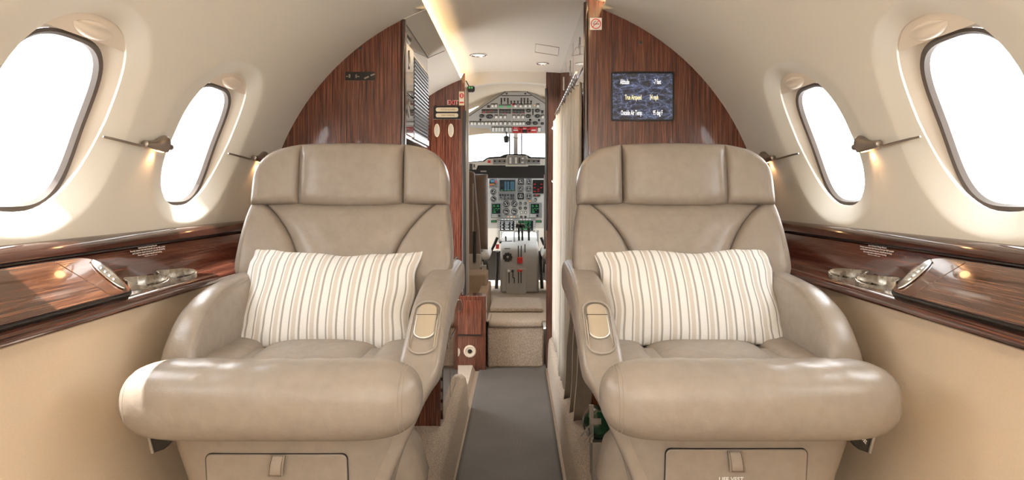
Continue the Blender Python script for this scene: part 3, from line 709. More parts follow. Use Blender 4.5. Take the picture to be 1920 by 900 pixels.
# ================================================================ seats
def seat(m, label):
    cx = m*.445; Z = CZ
    root = empty('leather_armchair', (cx, 1.75, .19), label, 'seat', 'club seats facing aft')
    V = lambda lx, y, z: Vector((cx+m*lx, y, Z+z))
    FWD = Vector((0, -1, 0))
    stitches = []           # (bvh, list of points, direction)
    # ---- base: apron under the roll, pedestal body, drawer
    def sec(z, x0, x1, y0, y1, e=5, n=48):
        return [V((x0+x1)/2+a, (y0+y1)/2+b, z) for a, b in sup((x1-x0)/2, (y1-y0)/2, e, n)]
    g = G(); g.loft([sec(-.37, -.235, .238, 1.325, 1.62), sec(-.44, -.240, .241, 1.312, 1.62), sec(-.50, -.229, .229, 1.312, 1.62), sec(-.58, -.205, .206, 1.322, 1.62), sec(-.70, -.175, .18, 1.34, 1.62), sec(-.84, -.15, .16, 1.36, 1.62)])
    g.obj('apron', 'leather', root, angle=55)
    g = G(); g.loft([sec(-.38, -.155, .25, 1.50, 1.95, 4), sec(-.55, -.165, .25, 1.50, 1.95, 4), sec(-.85, -.15, .20, 1.5, 1.9, 4)])
    g.obj('pedestal', 'leather', root, angle=55)
    g = G(); g.loft([sec(-.50, -.15, .20, 1.45, 1.60, 3), sec(-.525, -.205, .22, 1.44, 1.62, 3), sec(-.56, -.238, .23, 1.435, 1.635, 3), sec(-.63, -.256, .23, 1.435, 1.64, 3), sec(-.74, -.242, .22, 1.45, 1.64, 3), sec(-.85, -.21, .20, 1.48, 1.62, 3)])
    g.obj('pedestal_shroud', 'leather', root, angle=55)
    yf = 1.398; ox, oz = (-.018, .010) if m > 0 else (0, 0)
    g = G(); g.prism(rrect(.1368, .0808, .0115, 4), V(.006+ox, 1.3305-oz*.125, -.583+oz), (m, 0, 0), (0, -.125, 1), (0, -1, 0), .0105); g.obj('drawer_gap', 'black_matte', root)
    g = G(); g.prism(rrect(.136, .080, .011, 4), V(.006+ox, 1.3255-oz*.125, -.583+oz), (m, 0, 0), (0, -.125, 1), (0, -1, 0), .0075); dr = g.obj('drawer_front', 'leather', root, bevel=.003, seg=3)
    ptx = ox
    g = G(); pw = .0150
    def tab(u, v):
        z = -.503-.040*v+oz*.8; y = 1.3045-.007*math.sin(v*math.pi*.9)+.004*v
        return V(ptx+(2*u-1)*pw*(1-.08*(1-v))+.006*v, y, z)
    g.grid(tab, 6, 12); o = g.obj('pull_tab', 'leather_light', dr); md = o.modifiers.new('thick', 'SOLIDIFY'); md.thickness = .004; md.offset = 0
    g = G()
    for q in range(11):
        for u in (.12, .88):
            p = tab(u, .05+.88*q/10); g.obox(p+Vector((0, -.0026, 0)), (.0006, 0, 0), (0, .0006, 0), (0, 0, .0015))
    for q in range(6):
        p = tab(.16+.68*q/5, .94); g.obox(p+Vector((0, -.0026, 0)), (.0016, 0, 0), (0, .0006, 0), (0, 0, .0006))
    g.obj('stitching', 'leather_brown', o)
    if m > 0:
        g = G(); text(g, 'LIFE VEST', V(-.022, 1.3125, -.5525), (1, 0, 0), (0, 0, 1), .0115); g.obj('lettering', 'white', dr)
    # ---- front roll
    def roll_f(u, v):
        lx = .278*math.sin(math.pi/2*(2*u-1)) if 0 < u < 1 else (.278 if u else -.278)
        t = abs(lx)/.278; k = (1-t**7)**.42 if t < 1 else 0; a = 2*math.pi*v
        c, s_ = math.cos(a), math.sin(a); e = 2.35
        yy = .082*math.copysign(abs(c)**(2/e), c); zz = .0745*math.copysign(abs(s_)**(2/e), s_)
        sag = -.006*math.cos(lx/.278*math.pi/2)*(s_ > 0)*s_
        wr = .0012*math.sin(lx*95+2.5*math.sin(v*9+m))*max(0, s_)*max(0, 1-t*t)
        return V(lx, 1.285+k*yy, -.3865+k*(zz+sag+wr))
    g = G(); g.grid(roll_f, 72, 48, cv=True); rl = g.obj('front_roll', 'leather', root, angle=70); bv = g.bvh()
    for lx in (-.250, -.243, .252):
        stitches.append((bv, [V(lx, 1.285+.3*math.cos(a), -.3865+.3*math.sin(a)) for a in [D(60+k*2) for k in range(90)]], 'axis'))
    # ---- seat cushions
    def cush(xa, xb, y0, y1, z, th, name, tilt=0, e=4):
        g = G(); P = lambda u, v: (V((xa+xb)/2+(xb-xa)/2*u, (y0+y1)/2+(y1-y0)/2*v, z+tilt*u), Vector((0, 0, 1)))
        g.pad(P, th, .05, 30, 30, e, .5); return g.obj(name, 'leather', root, angle=70)
    cush(-.135, .165, 1.42, 1.86, -.405, .050, 'seat_cushion'); cush(.150, .252, 1.42, 1.86, -.40, .047, 'side_cushion', .006); cush(-.245, -.122, 1.42, 1.86, -.40, .044, 'side_cushion', -.004)
    # ---- arms
    def arm(x0, x1, top, bot, ys, e, name):
        g = G(); secs = []; n = 36
        for y, k in ys:
            zt, zb = cat(top, y), cat(bot, y); zc = (zt+zb)/2; hz = (zt-zb)/2
            x0y = x0(y) if callable(x0) else x0; x1y = x1(y) if callable(x1) else x1
            secs.append([V((x0y+x1y)/2+a*k, y, zc+b*k) for a, b in sup((x1y-x0y)/2, hz, e, n)])
        g.loft(secs); return g, g.obj(name, 'leather', root, angle=60)
    top = [(1.425, -.40), (1.432, -.352), (1.445, -.318), (1.49, -.268), (1.54, -.243), (1.59, -.228), (1.66, -.218), (1.82, -.209), (2.06, -.203)]
    ys = [(1.428, .85)]+[(1.430+.62*(k/40)**1.5, 1) for k in range(41)]+[(2.06, .8)]
    ga, oa = arm(lambda y: .212+.012*max(0, min(1, (1.6-y)/.2)), .299, top, [(1.42, -.5), (2.06, -.5)], ys, 3.6, 'outer_arm')
    bva = ga.bvh()
    for dx in (.0, .006): stitches.append((bva, [V(.226+dx, y, -.1) for y in [1.45+.55*k/90 for k in range(91)]], Vector((0, 0, -1))))
    spine = [(2.02, -.197, -.303, -.222, .10), (1.90, -.199, -.303, -.220, .10), (1.77, -.206, -.303, -.217, .10), (1.62, -.228, -.303, -.216, .10), (1.545, -.252, -.303, -.215, .09), (1.48, -.290, -.302, -.214, .075), (1.408, -.333, -.300, -.212, .07), (1.372, -.366, -.293, -.214, .065), (1.352, -.408, -.274, -.212, .06), (1.343, -.455, -.255, -.20, .06), (1.338, -.51, -.231, -.18, .06), (1.336, -.57, -.207, -.165, .06), (1.34, -.68, -.175, -.14, .06), (1.36, -.84, -.15, -.12, .06)]
    NS = len(spine)-1; tabs = [[(i_, q[k]) for i_, q in enumerate(spine)] for k in range(5)]
    def spt(t): return [cat(tb, t) for tb in tabs]
    ga = G(); secs = []
    for i_ in range(NS*8+1):
        t = i_/8; y, z, xo, xi, th_ = spt(t); a_ = spt(min(NS, t+.05)); b_ = spt(max(0, t-.05)); tg = Vector((0, a_[0]-b_[0], a_[1]-b_[1])).normalized(); nn_ = Vector((0, tg.z, -tg.y)); 
        if nn_.z < 0 and nn_.y > 0: nn_ = -nn_
        k = .75 if i_ in (0, NS*8) else 1
        secs.append([V((xo+xi)/2+a*k, y+nn_.y*(b*k-th_/2), z+nn_.z*(b*k-th_/2)) for a, b in sup((xi-xo)/2, th_/2, 3.6, 40)])
    ga.loft(secs); oi = ga.obj('inner_arm', 'leather', root, angle=60)
    bva = ga.bvh()
    for dx in (-.297, -.291): stitches.append((bva, [V(dx, y, -.1) for y in [1.37+.6*k/90 for k in range(91)]], Vector((0, 0, -1))))
    # recessed metal control plate with a sliding cover in the top of the inner arm
    pa, pb = V(-.2575, 1.408, -.333), V(-.2575, 1.545, -.2515); d = (pb-pa).normalized(); ex = Vector((m, 0, 0)); nn = ex.cross(d); nn = nn if nn.z > 0 else -nn
    mid = (pa+pb)/2; hl = (pb-pa).length/2
    g = G(); g.ring(rrect(.0312, hl+.005, .0300, 8), rrect(.0275, hl, .0265, 8), mid, ex, d, nn, .004); g.obj('plate_surround', 'leather_light', oi, bevel=.001)
    g = G(); g.prism(rrect(.0275, hl, .0265, 8), mid-nn*.008, ex, d, nn, .0075); pl = g.obj('control_plate', 'nickel', oi, bevel=.002, seg=3)
    g = G(); g.prism(rrect(.0225, hl*.70, .021, 8), mid+d*hl*.20-nn*.002, ex, d, nn, .0085); g.obj('control_cover', 'nickel', pl, bevel=.003, seg=3)
    g = G(); g.obox(mid+d*hl*.42+nn*.0066, ex*.0225, d*.0006, nn*.0004); g.obj('cover_seam', 'black', pl)
    # ---- backrest: centre panel, two side bolsters, shell behind
    yfront = lambda z: interp([(-.42, 1.80), (-.20, 1.835), (-.02, 1.90), (.15, 1.93)], z)
    hw = lambda z: cat([(-.42, .245), (-.28, .262), (-.21, .288), (-.17, .290), (-.10, .283), (-.03, .270)], z)
    cw = lambda z: cat([(-.42, .125), (-.20, .128), (-.165, .137), (-.12, .160), (-.08, .190), (-.05, .220), (-.030, .246)], z)
    zb, zt = -.42, -.028
    def Pc(u, v):
        z = zb+(v+1)/2*(zt-zb); return V(cw(z)*u+.006, yfront(z)+.012, z), FWD
    g = G(); g.pad(Pc, lambda u, v: .042+.0016*math.sin(9*u+5*v)*math.sin(14*v-6*u), .08, 60, 44, 6, .5); g.obj('back_cushion', 'leather', root, angle=75)
    for s_ in (-1, 1):
        def Ps(u, v):
            z = zb+(v+1)/2*(zt-zb); a, b = cw(z)-.004, hw(z); lx = a+(b-a)*(u*s_+1)/2 if s_ > 0 else -(a+(b-a)*(1-u)/2)
            lx = (a+(b-a)*(u+1)/2) if s_ > 0 else -(a+(b-a)*(1-u)/2)
            return V(lx+.006, yfront(z)+.012-.018*((abs(lx)-.1)/.18)**2, z), FWD
        g = G(); g.pad(Ps, .040, .10, 36, 44, 7, .5); g.obj('side_bolster', 'leather', root, angle=75); bv = g.bvh()
        stitches.append((bv, [V(s_*(hw(z)-.020)+.006, 1.6, z) for z in [zb+.02+(zt-zb-.03)*k/100 for k in range(101)]], Vector((0, 1, 0))))
    # ---- headrest: centre cushion and two wings
    z0, z1 = -.036, .138
    ztop = lambda lx: z1-.004*(abs(lx)/.15)**2 if abs(lx) < .15 else cat([(.15, .134), (.18, .128), (.21, .119), (.235, .104), (.253, .084), (.263, .062), (.270, .035), (.2745, .004)], abs(lx))
    def hy(lx): return 1.898-.0*lx+(.0 if abs(lx) < .15 else -.02*((abs(lx)-.15)/.12)**1.5)
    def Ph(u, v):
        lx = .148*u; a = z0-.006*(1-u*u); z = a+(v+1)/2*(ztop(lx)-a); return V(lx+.008, hy(lx)+.022+.012*v, z), FWD
    g = G(); g.pad(Ph, .048, .07, 50, 40, 6, .48); hr = g.obj('headrest_cushion', 'leather', root, angle=75)
    for s_ in (-1, 1):
        def Pw(u, v):
            a, b = .143, .273; lx = a+(b-a)*(u+1)/2; zz = ztop(lx); z = z0+(v+1)/2*(zz-z0)
            lx2 = min(lx, .273)
            return V(s_*lx2+.004, hy(lx)+.022+.010*v, z), FWD
        g = G(); g.pad((lambda u, v: Pw(u, v)) if s_ > 0 else (lambda u, v: Pw(-u, v)), .043, .07, 40, 36, 7, .5); g.obj('headrest_wing', 'leather', root, angle=75); bv = g.bvh()
        stitches.append((bv, [V(s_*.247+.004, 1.6, z) for z in [z0+.012+(ztop(.247)-z0-.02)*k/60 for k in range(61)]], Vector((0, 1, 0))))
    # shell
    g = G()
    def sh(z, hx, y0, y1): return [V(.004+a, (y0+y1)/2+b, z) for a, b in sup(hx, (y1-y0)/2, 3.5, 36)]
    g.loft([sh(-.45, .23, 1.86, 2.06), sh(-.25, .258, 1.88, 2.1), sh(-.10, .255, 1.91, 2.13), sh(.0, .248, 1.94, 2.14), sh(.07, .23, 1.955, 2.13), sh(.108, .19, 1.97, 2.10)])
    g.obj('back_shell', 'leather', root, angle=60)
    # ---- buckle bracket under the outer end of the roll
    g = G(); b0 = V(.246, 1.345, -.486); ey_ = Vector((m*.25, 0, .97)); ex_ = Vector((m*.97, 0, -.25))
    g.prism([(-.026, .03), (.018, .035), (.018, -.024), (-.002, -.022), (-.03, -.004)] if True else [], b0, ex_, ey_, (0, 1, 0), .02); br = g.obj('lever_bracket', 'black', root, bevel=.001)
    g = G(); g.obox(b0+ex_*.0205+ey_*.003+Vector((0, .008, 0)), ex_*.0028, ey_*.027, (0, .012, 0)); g.obj('metal_edge', 'metal_grey', br, bevel=.001)
    if m > 0:
        g = G(); [text(g, s_, b0+ex_*(-.001+dx)+ey_*(.001+dy)+Vector((0, -.0002, 0)), (ex_*.85-ey_*.5).normalized(), (ex_*.5+ey_*.85).normalized(), .0085) for s_, dx, dy in (('TO', .004, .0085), ('SWIVEL', 0, 0))]; g.obj('lettering', 'white', br)
    # ---- stitching
    g = G()
    for bv, pts, dr_ in stitches:
        hit = []
        for p in pts:
            if isinstance(dr_, str): c = Vector((p.x, 1.285, CZ-.3865)); dd = (c-p).normalized()
            else: dd = dr_
            h = bv.ray_cast(p, dd); hit.append((h[0]-dd*.0004) if h[0] else None)
        for a, b in zip(hit, hit[1:]):
            if a is None or b is None or (b-a).length > .03: continue
            L = (b-a).length; k = max(1, int(L/.0045)); 
            for q in range(k):
                s0 = a+(b-a)*((q+.15)/k); s1 = a+(b-a)*((q+.8)/k); g.tube([s0, s1], .00055, 4)
    if g.v: g.obj('stitching', 'thread', root, weld=0)
    return root
seat(-1, 'taupe leather armchair left of the aisle, in front of the galley cabinet')
seat(1, 'taupe leather armchair right of the aisle, below the blue flight display')

# ================================================================ striped lumbar pillows
def pillow(cx, hwid, hh, cy, cz, tilt, roll, label, dent, seed):
    rnd = random.Random(seed)
    tx = math.sin(roll); nz = Vector((0, -math.cos(tilt), math.sin(tilt))); up = Vector((0, math.sin(tilt), math.cos(tilt))); ex = Vector((1, 0, 0))
    ex, up = (ex*math.cos(roll)+up*math.sin(roll)), (up*math.cos(roll)-ex*math.sin(roll))
    g = G()
    def P(u, v):
        # soft outline: sides bow in, corners stand out as ears, top edge dented
        x = hwid*u*(1-.035*(1-v*v)); y = hh*v*(1-.05*(1-u*u))
        if v > 0: y -= dent*v*v*v*math.exp(-((u-.12)/.28)**2)
        x += .004*math.sin(7*v+seed)*abs(u)**3; y += .004*math.sin(6*u+seed)*abs(v)**3
        return Vector((cx, cy, cz))+ex*x+up*y, nz
    def th(u, v):
        b = ((1-u*u)**.55)*((1-v*v)**.55)
        b *= 1-.35*math.exp(-((u-.12)/.2)**2)*max(0, v)**2*dent/.02
        b += .05*math.sin(5*u+3*v+seed)*math.sin(4*v)*(1-abs(u))*(1-abs(v))
        b += .045*math.sin(22*(abs(u)-abs(v))+seed)*(abs(u)*abs(v))**1.5
        return .062*b/max(1e-3, ((1-abs(u)**8)*(1-abs(v)**8))**.3) if abs(u) < 1 and abs(v) < 1 else 0
    g.pad(P, th, lambda u, v: .8*th(u, v), 90, 70, 8, .3)
    tag(g.obj('striped_pillow', 'striped_linen', angle=80, uvf=lambda s, i: (s.uv[i][0]*hwid+.5, s.uv[i][1]*hh+.5), weld=0 if False else 1e-6), label, 'pillow', 'striped lumbar pillows')
pillow(-.470, .2245, .1385, 1.735, CZ-.268, math.radians(37), math.radians(-1.0), 'cream striped lumbar pillow on the left armchair, with a dented top edge', .016, 1)
pillow(.449, .2300, .1385, 1.735, CZ-.266, math.radians(37), math.radians(.4), 'cream striped lumbar pillow on the right armchair, with a straighter top edge', .004, 4)
# ================================================================ galley cabinet on the left
XG = -.404; XLO = -.268
gal = empty('galley_cabinet', (-.55, 2.83, .19), 'tall glossy dark galley cabinet with a roll shutter behind the left bulkhead', 'cabinet')
Y0, Y1 = YB+.02, 3.165
g = G(); g.box((-.80, Y0, CZ+.20), (XG, Y1, CZ+.634)); g.obj('upper_body', 'wood_gloss', gal, bevel=.003)
g = G(); g.box((-.80, Y0, .19), (XLO, Y1, CZ-.315)); g.obj('lower_body', 'wood_gloss', gal, bevel=.003)
g = G(); g.box((-.80, Y0, CZ-.315), (XLO+.006, Y1+.004, CZ-.295)); g.obj('counter_top', 'wood_rim', gal, bevel=.004)
g = G(); g.box((-.80, Y0, CZ-.295), (-.74, Y1, CZ+.20)); g.box((-.80, Y1-.015, CZ-.295), (XG-.02, Y1, CZ+.2)); g.obj('splash_back', 'nickel', gal)
def escutcheon(par, x, y, z, nx):
    g = G(); g.prism(sup(.011, .036, 1.7, 24), (x, y, z), (0, 1, 0), (0, 0, 1), (nx, 0, 0), .003); e = g.obj('latch', 'nickel', par, bevel=.001)
    g = G(); g.prism(rrect(.003, .012, .0025, 3), (x+nx*.003, y, z), (0, 1, 0), (0, 0, 1), (nx, 0, 0), .001); g.obj('key_slot', 'black', e)
def door(par, x, y0, y1, z0, z1, nx, mat='wood_gloss', th=.006):
    g = G(); xa, xb = sorted((x, x+nx*th)); g.box((xa, y0, z0), (xb, y1, z1)); return g.obj('door', mat, par, bevel=.0015)
d1 = door(gal, XG, 2.525, 2.70, CZ+.372, CZ+.556, 1); escutcheon(d1, XG+.006, 2.585, CZ+.50, 1)
d2 = door(gal, XG, 2.525, 2.70, CZ+.215, CZ+.366, 1); escutcheon(d2, XG+.006, 2.585, CZ+.315, 1)
g = G(); g.prism(rrect(.048, .017, .016, 5), (XG, 2.585, CZ+.582), (0, 1, 0), (0, 0, 1), (1, 0, 0), .005); pn = g.obj('switch_plate', 'nickel', gal, bevel=.001)
g = G()
for k in range(4): g.lathe((XG+.005, 2.555+.02*k, CZ+.582), (1, 0, 0), [(0, .007), (.003, .007), (.004, .004)], 12)
g.obj('button', 'dark_grey', pn)
# roll shutter
ru = Y1-.015; sh0 = 2.715
g = G(); g.box((XG-.001, sh0-.008, CZ+.235), (XG+.003, ru+.006, CZ+.542)); rs = g.obj('roll_shutter', 'black', gal)
g = G(); n = 19
for k in range(n):
    z = CZ+.250+.278*k/(n-1); g.tube([(XG+.003, sh0, z), (XG+.003, ru, z)], .0052, 8)
g.obj('slat', 'slat_metal', rs)
g = G(); g.box((XG, sh0-.006, CZ+.212), (XG+.008, ru+.006, CZ+.236)); g.obj('bottom_rail', 'chrome', rs, bevel=.001)
for (ya, yb, za, zb) in ((2.52, 2.78, .20, CZ-.34), (2.79, 3.15, .44, CZ-.34), (2.79, 3.15, .20, .43)):
    d = door(gal, XLO, ya, yb, za, zb, 1)
    if zb > .5: escutcheon(d, XLO+.006, (ya+yb)/2+.03, zb-.24 if yb < 2.8 else zb-.12, 1)
g = G()
for k in range(12): g.box((XLO-.0, 2.50, .24+.04*k), (XLO+.004, 2.512, .265+.04*k))
g.obj('hinge', 'bronze', gal)
# coffee flask standing on the counter, just visible past the seat
fl = empty('coffee_flask', (-.315, 2.95, CZ-.295), 'dark glossy flask on the galley counter beside the left headrest', 'flask')
g = G(); g.lathe((-.315, 2.95, CZ-.295), (0, 0, 1), [(0, .036), (.004, .038), (.08, .038), (.10, .03), (.112, .02)], 24); g.obj('body', 'black', fl)
g = G(); g.lathe((-.315, 2.95, CZ-.183), (0, 0, 1), [(0, .02), (.004, .023), (.02, .023), (.024, .016)], 24); g.obj('lid', 'chrome', fl)

# ================================================================ closet on the right, glossy side wall
XC = .262
cl = empty('closet', (.55, 3.25, .19), 'glossy dark wood closet behind the right bulkhead with a curtain along its side', 'closet')
g = G(); g.box((XC, Y0, .19), (.72, YF-.02, CZ+.725)); g.obj('body', 'wood_gloss', cl, bevel=.002)
for (ya, yb, za, zb) in ((2.53, 3.0, CZ+.47, CZ+.66), (3.01, 3.45, CZ+.47, CZ+.66), (3.46, 3.96, CZ+.47, CZ+.66)):
    d = door(cl, XC, ya, yb, za, zb, -1, th=.004); escutcheon(d, XC-.004, ya+.16, CZ+.575, -1)
# oval pulls on the glossy wall ahead of the curtain
for y in (3.62, 3.80):
    g = G(); g.prism(sup(.016, .035, 2, 24), (XC-.004, y, CZ+.44), (0, 1, 0), (0, 0, 1), (-1, 0, 0), .003); g.obj('vent', 'white', cl)
# ---------------------------------------------------------------- curtain on its rail
cu = empty('curtain', (.225, 3.2, .22), 'pale beige pleated curtain gathered along the closet wall right of the aisle', 'curtain')
ct = [(2.56, 0), (3.86, 0)]
g = G(); NP = 17
def cur(u, v):
    y = 2.505+1.345*u; ph = u*NP*2*math.pi
    amp = .013+.007*v; x = .239-.010*min(1, u*3)+.9*amp*math.sin(ph+.5*math.sin(ph*.37))+.004*math.sin(u*23)
    z = CZ+.405-.012*(.5-.5*math.cos(ph))*(1-v)-(1.225-.02*math.sin(u*11))*v
    return Vector((x-.012*v*(1-u), y, z))
g.grid(cur, 400, 14); o = g.obj('fabric', 'curtain_cloth', cu, angle=80); md = o.modifiers.new('thick', 'SOLIDIFY'); md.thickness = .002
g = G(); g.tube([(.228, 2.499, CZ+.437), (.228, 3.93, CZ+.437)], .0052, 10); g.obj('rail', 'chrome', cu)
for k in range(NP):
    y = 2.56+1.29*(k+.25)/NP; g = G(); g.tube([Vector((.228+.008*math.cos(a), y, CZ+.432+.010*math.sin(a))) for a in [D(q*30) for q in range(12)]], .0016, 6, closed=True)
    g.tube([(.228, y, CZ+.423), (.232, y, CZ+.398)], .0018, 6); g.obj('ring', 'bronze', cu)
for z in (CZ+.36, CZ+.06):
    g = G(); g.lathe((.212, 3.842, z), (-.8, -.6, 0), [(0, .009), (.003, .009), (.006, .005), (.007, 0)], 14); g.obj('snap_stud', 'chrome', cu)
# darker leather-edged flaps hanging below, nearest the seat
fp = empty('seat_flap', (.23, 2.3, .2), 'brown hanging flaps with pale edges between the right armchair and the curtain', 'flap')
for k, (y, xt, xb_, zb_) in enumerate(((2.45, .199, .178, -.743), (2.385, .212, .194, -.771), (2.32, .222, .203, -.780))):
    fe = lambda v: xt+(xb_-xt)*max(0, (v-.3)/.7)+.002*math.sin(v*9+k)
    g = G(); g.grid(lambda u, v: Vector((fe(v)+.055*u, y-.012*u+.006*math.sin(u*5), CZ-.33+(zb_+.33+.012*u)*v)), 8, 14)
    f_ = g.obj('panel', 'flap_brown', fp); md = f_.modifiers.new('thick', 'SOLIDIFY'); md.thickness = .003
    g = G(); g.tube([(fe(v), y-.001, CZ-.33+(zb_+.33)*v) for v in [q/13 for q in range(14)]], .0018, 6); g.obj('edge_piping', 'plastic_track', f_)

# ================================================================ signs and screens on the bulkheads
def onb(px, py): return at(px, py, YB)
ds = empty('flight_display', onb(1204, 181), 'flat screen showing altitude, airspeed and outside temperature over blue water', 'screen')
c = onb(1204.5, 181); w, h = 57.5*YB/F, 44.5*YB/F; EX, EZ, NY = (1, 0, 0), (0, 0, 1), (0, -1, 0)
g = G(); g.ring(rrect(w+.003, h+.003, .006, 4), rrect(w-.003, h-.003, .004, 4), c, EX, EZ, NY, .006); g.obj('bezel', 'black', ds, bevel=.001)
g = G(); g.prism(rrect(w-.002, h-.002, .003, 3), c+Vector((0, -.0005, 0)), EX, EZ, NY, .0022); sc_ = g.obj('screen', 'screen_water', ds)
def scr_text(items, mat):
    g = G()
    for s_, px, py in items: text(g, s_, onb(px, py)+Vector((0, -.0029, 0)), EX, EZ, .0255, sx=.40)
    g.obj('lettering', mat, sc_)
scr_text([('Altitude', 1171, 154), ('-7 feet', 1232, 154), ('Outside Air Temp.', 1184, 212), ('95 deg F', 1233, 212)], 'screen_text')
scr_text([('True Airspeed', 1187, 183), ('34 mph', 1226, 183)], 'screen_text_yellow')
# no smoking plate
ns = empty('no_smoking_sign', onb(1117, 45), 'small square white no smoking sign on the wood beside the ceiling', 'sign')
c = onb(1117, 45)+Vector((0, -.001, 0)); q = 11.2*YB/F
g = G(); g.prism(rrect(q, q, q*.1, 4), c, EX, EZ, NY, .002); pl = g.obj('plate', 'white', ns)
g = G(); cc = c+Vector((0, -.0024, 0)); k = q/11.2
P = lambda r: [(r*math.cos(2*math.pi*i_/40), r*math.sin(2*math.pi*i_/40)) for i_ in range(40)]
g.ring(P(9.6*k), P(8.0*k), cc, EX, EZ, NY, .0005); a = math.radians(45)
g.obox(cc+Vector((0, -.0006, 0)), Vector((math.cos(a), 0, math.sin(a)))*8.4*k, Vector((-math.sin(a), 0, math.cos(a)))*.65*k, Vector((0, .0005, 0))); g.obj('prohibition_ring', 'red', ns)
g = G(); g.obox(cc+Vector((.3*k, 0, -.4*k)), (6*k, 0, 0), (0, .0003, 0), (0, 0, .55*k))
g.tube([cc+Vector((x*k, 0, z*k)) for x, z in ((-5, .8), (-5.6, 2.2), (-3.8, 2.6), (-3.4, 4), (-1.4, 4.4), (-.6, 5.6))], .28*k, 6); g.tube([cc+Vector((x*k, 0, z*k)) for x, z in ((-4, .8), (-3, 2.2), (-2, 3), (.2, 4), (.4, 5.4))], .25*k, 6); g.obj('cigarette_symbol', 'black', ns)
# unlit sign window in the left bulkhead
sg = empty('cabin_sign', onb(675.5, 143), 'small black unlit sign window in the wood bulkhead behind the left seat', 'sign')
c = onb(675.5, 143)
g = G(); g.prism(rrect(28*YB/F, 8*YB/F, .004, 4), c, EX, EZ, NY, .0015); g.obj('window', 'black', sg)
g = G(); u = YB/F
for px, py, hx, hz, an in ((655.5, 142.7, 1.5, 3.4, 0), (650.7, 143.4, 1.8, .9, 0), (668, 143, 1.1, 3.3, 0), (672, 143.6, 2, .9, 0), (687.5, 145.5, 4.6, 1.4, 24), (699, 140.3, 4.2, 1.4, 20)):
    a = math.radians(an); g.obox(onb(px, py)+Vector((0, -.0018, 0)), Vector((math.cos(a), 0, math.sin(a)))*hx*u, Vector((0, .0002, 0)), Vector((-math.sin(a), 0, math.cos(a)))*hz*u)
g.obj('symbol', 'plastic_track' if False else 'bronze', sg)

# ================================================================ entry bulkhead fittings (left of the cockpit door)
def onf(px, py, d=0): return at(px, py, YF-d)
uf = YF/F
ex_ = empty('exit_sign', onf(850, 192), 'EXIT lettering on the wood panel left of the cockpit door', 'sign')
g = G(); text(g, 'EXIT', onf(849, 192.5, .001), EX, EZ, 13.0*uf*.92, sx=.86, lift=.0004); g.obj('lettering_outline', 'white', ex_)
g = G(); text(g, 'EXIT', onf(849, 192.5, .002), EX, EZ, 12.2*uf*.86, sx=.86, lift=.0008); g.obj('lettering', 'red', ex_)
em = empty('emergency_sticker', onf(866, 184), 'small tall emergency sticker beside the EXIT lettering', 'sticker')
c = onf(865.6, 184.5, .001); g = G(); g.prism(rrect(5*uf, 13*uf, .002, 2), c, EX, EZ, NY, .001); g.obj('card', 'cream', em)
g = G(); g.prism(sup(4.2*uf, 4.8*uf, 2, 20), c+Vector((0, -.001, 5*uf)), EX, EZ, NY, .0006); g.box((c.x-4*uf, c.y-.0016, c.z-9*uf), (c.x+4*uf, c.y-.001, c.z-6.5*uf)); g.obj('red_mark', 'red', em)
g = G(); g.box((c.x-1*uf, c.y-.0024, c.z+2*uf), (c.x-.2*uf, c.y-.0016, c.z+8*uf)); g.box((c.x+.4*uf, c.y-.0024, c.z+2*uf), (c.x+1.2*uf, c.y-.0016, c.z+8*uf)); g.box((c.x-3.5*uf, c.y-.0018, c.z-5*uf), (c.x+3.5*uf, c.y-.001, c.z-2*uf)); g.obj('pale_mark', 'white', em)
nm = empty('name_plate_holder', onf(838, 211), 'dark holder with two cream name plates under the EXIT lettering', 'name plate')
g = G(); c = onf(838, 211.5, .001); g.prism(rrect(25*uf, 12.5*uf, .004, 3), c, EX, EZ, NY, .004); g.obj('backing', 'black', nm, bevel=.001)
g = G(); g.box((c.x-25*uf, c.y-.006, c.z-12.8*uf), (c.x+25*uf, c.y, c.z-11.8*uf)); g.obj('lower_lip', 'chrome', nm)
for py, s_ in ((205.5, 'VICTOR ALVAREZ'), (216.3, 'JUAN VANEGAS')):
    g = G(); cc = onf(838.2, py, .0055); g.prism(rrect(21*uf, 3.8*uf, .010, 4), cc, EX, EZ, NY, .0015); npl = g.obj('name_plate', 'cream', nm)
    g = G(); text(g, s_, cc+Vector((2*uf, -.0018, 0)), EX, EZ, 4.6*uf, sx=.75); g.obj('lettering', 'gold_text', npl)
for px in (819.5, 845.6):
    g = G(); c = onf(px, 244.5, .001); e = empty('oval_vent', c, 'cream oval flush handle on the entry panel, %s' % ('left one under the name plates' if px < 830 else 'right one, nearer the cockpit door'), 'handle', 'oval handles on the entry panel')
    g.ring(sup(5.3*uf, 12.6*uf, 2, 32), sup(3.6*uf, 10.6*uf, 2, 32), c, EX, EZ, NY, .004); g.obj('rim', 'cream', e, bevel=.001)
    g = G(); g.prism(sup(3.7*uf, 10.8*uf, 2, 32), c, EX, EZ, NY, .0015); g.obj('flap', 'plastic_track', e)
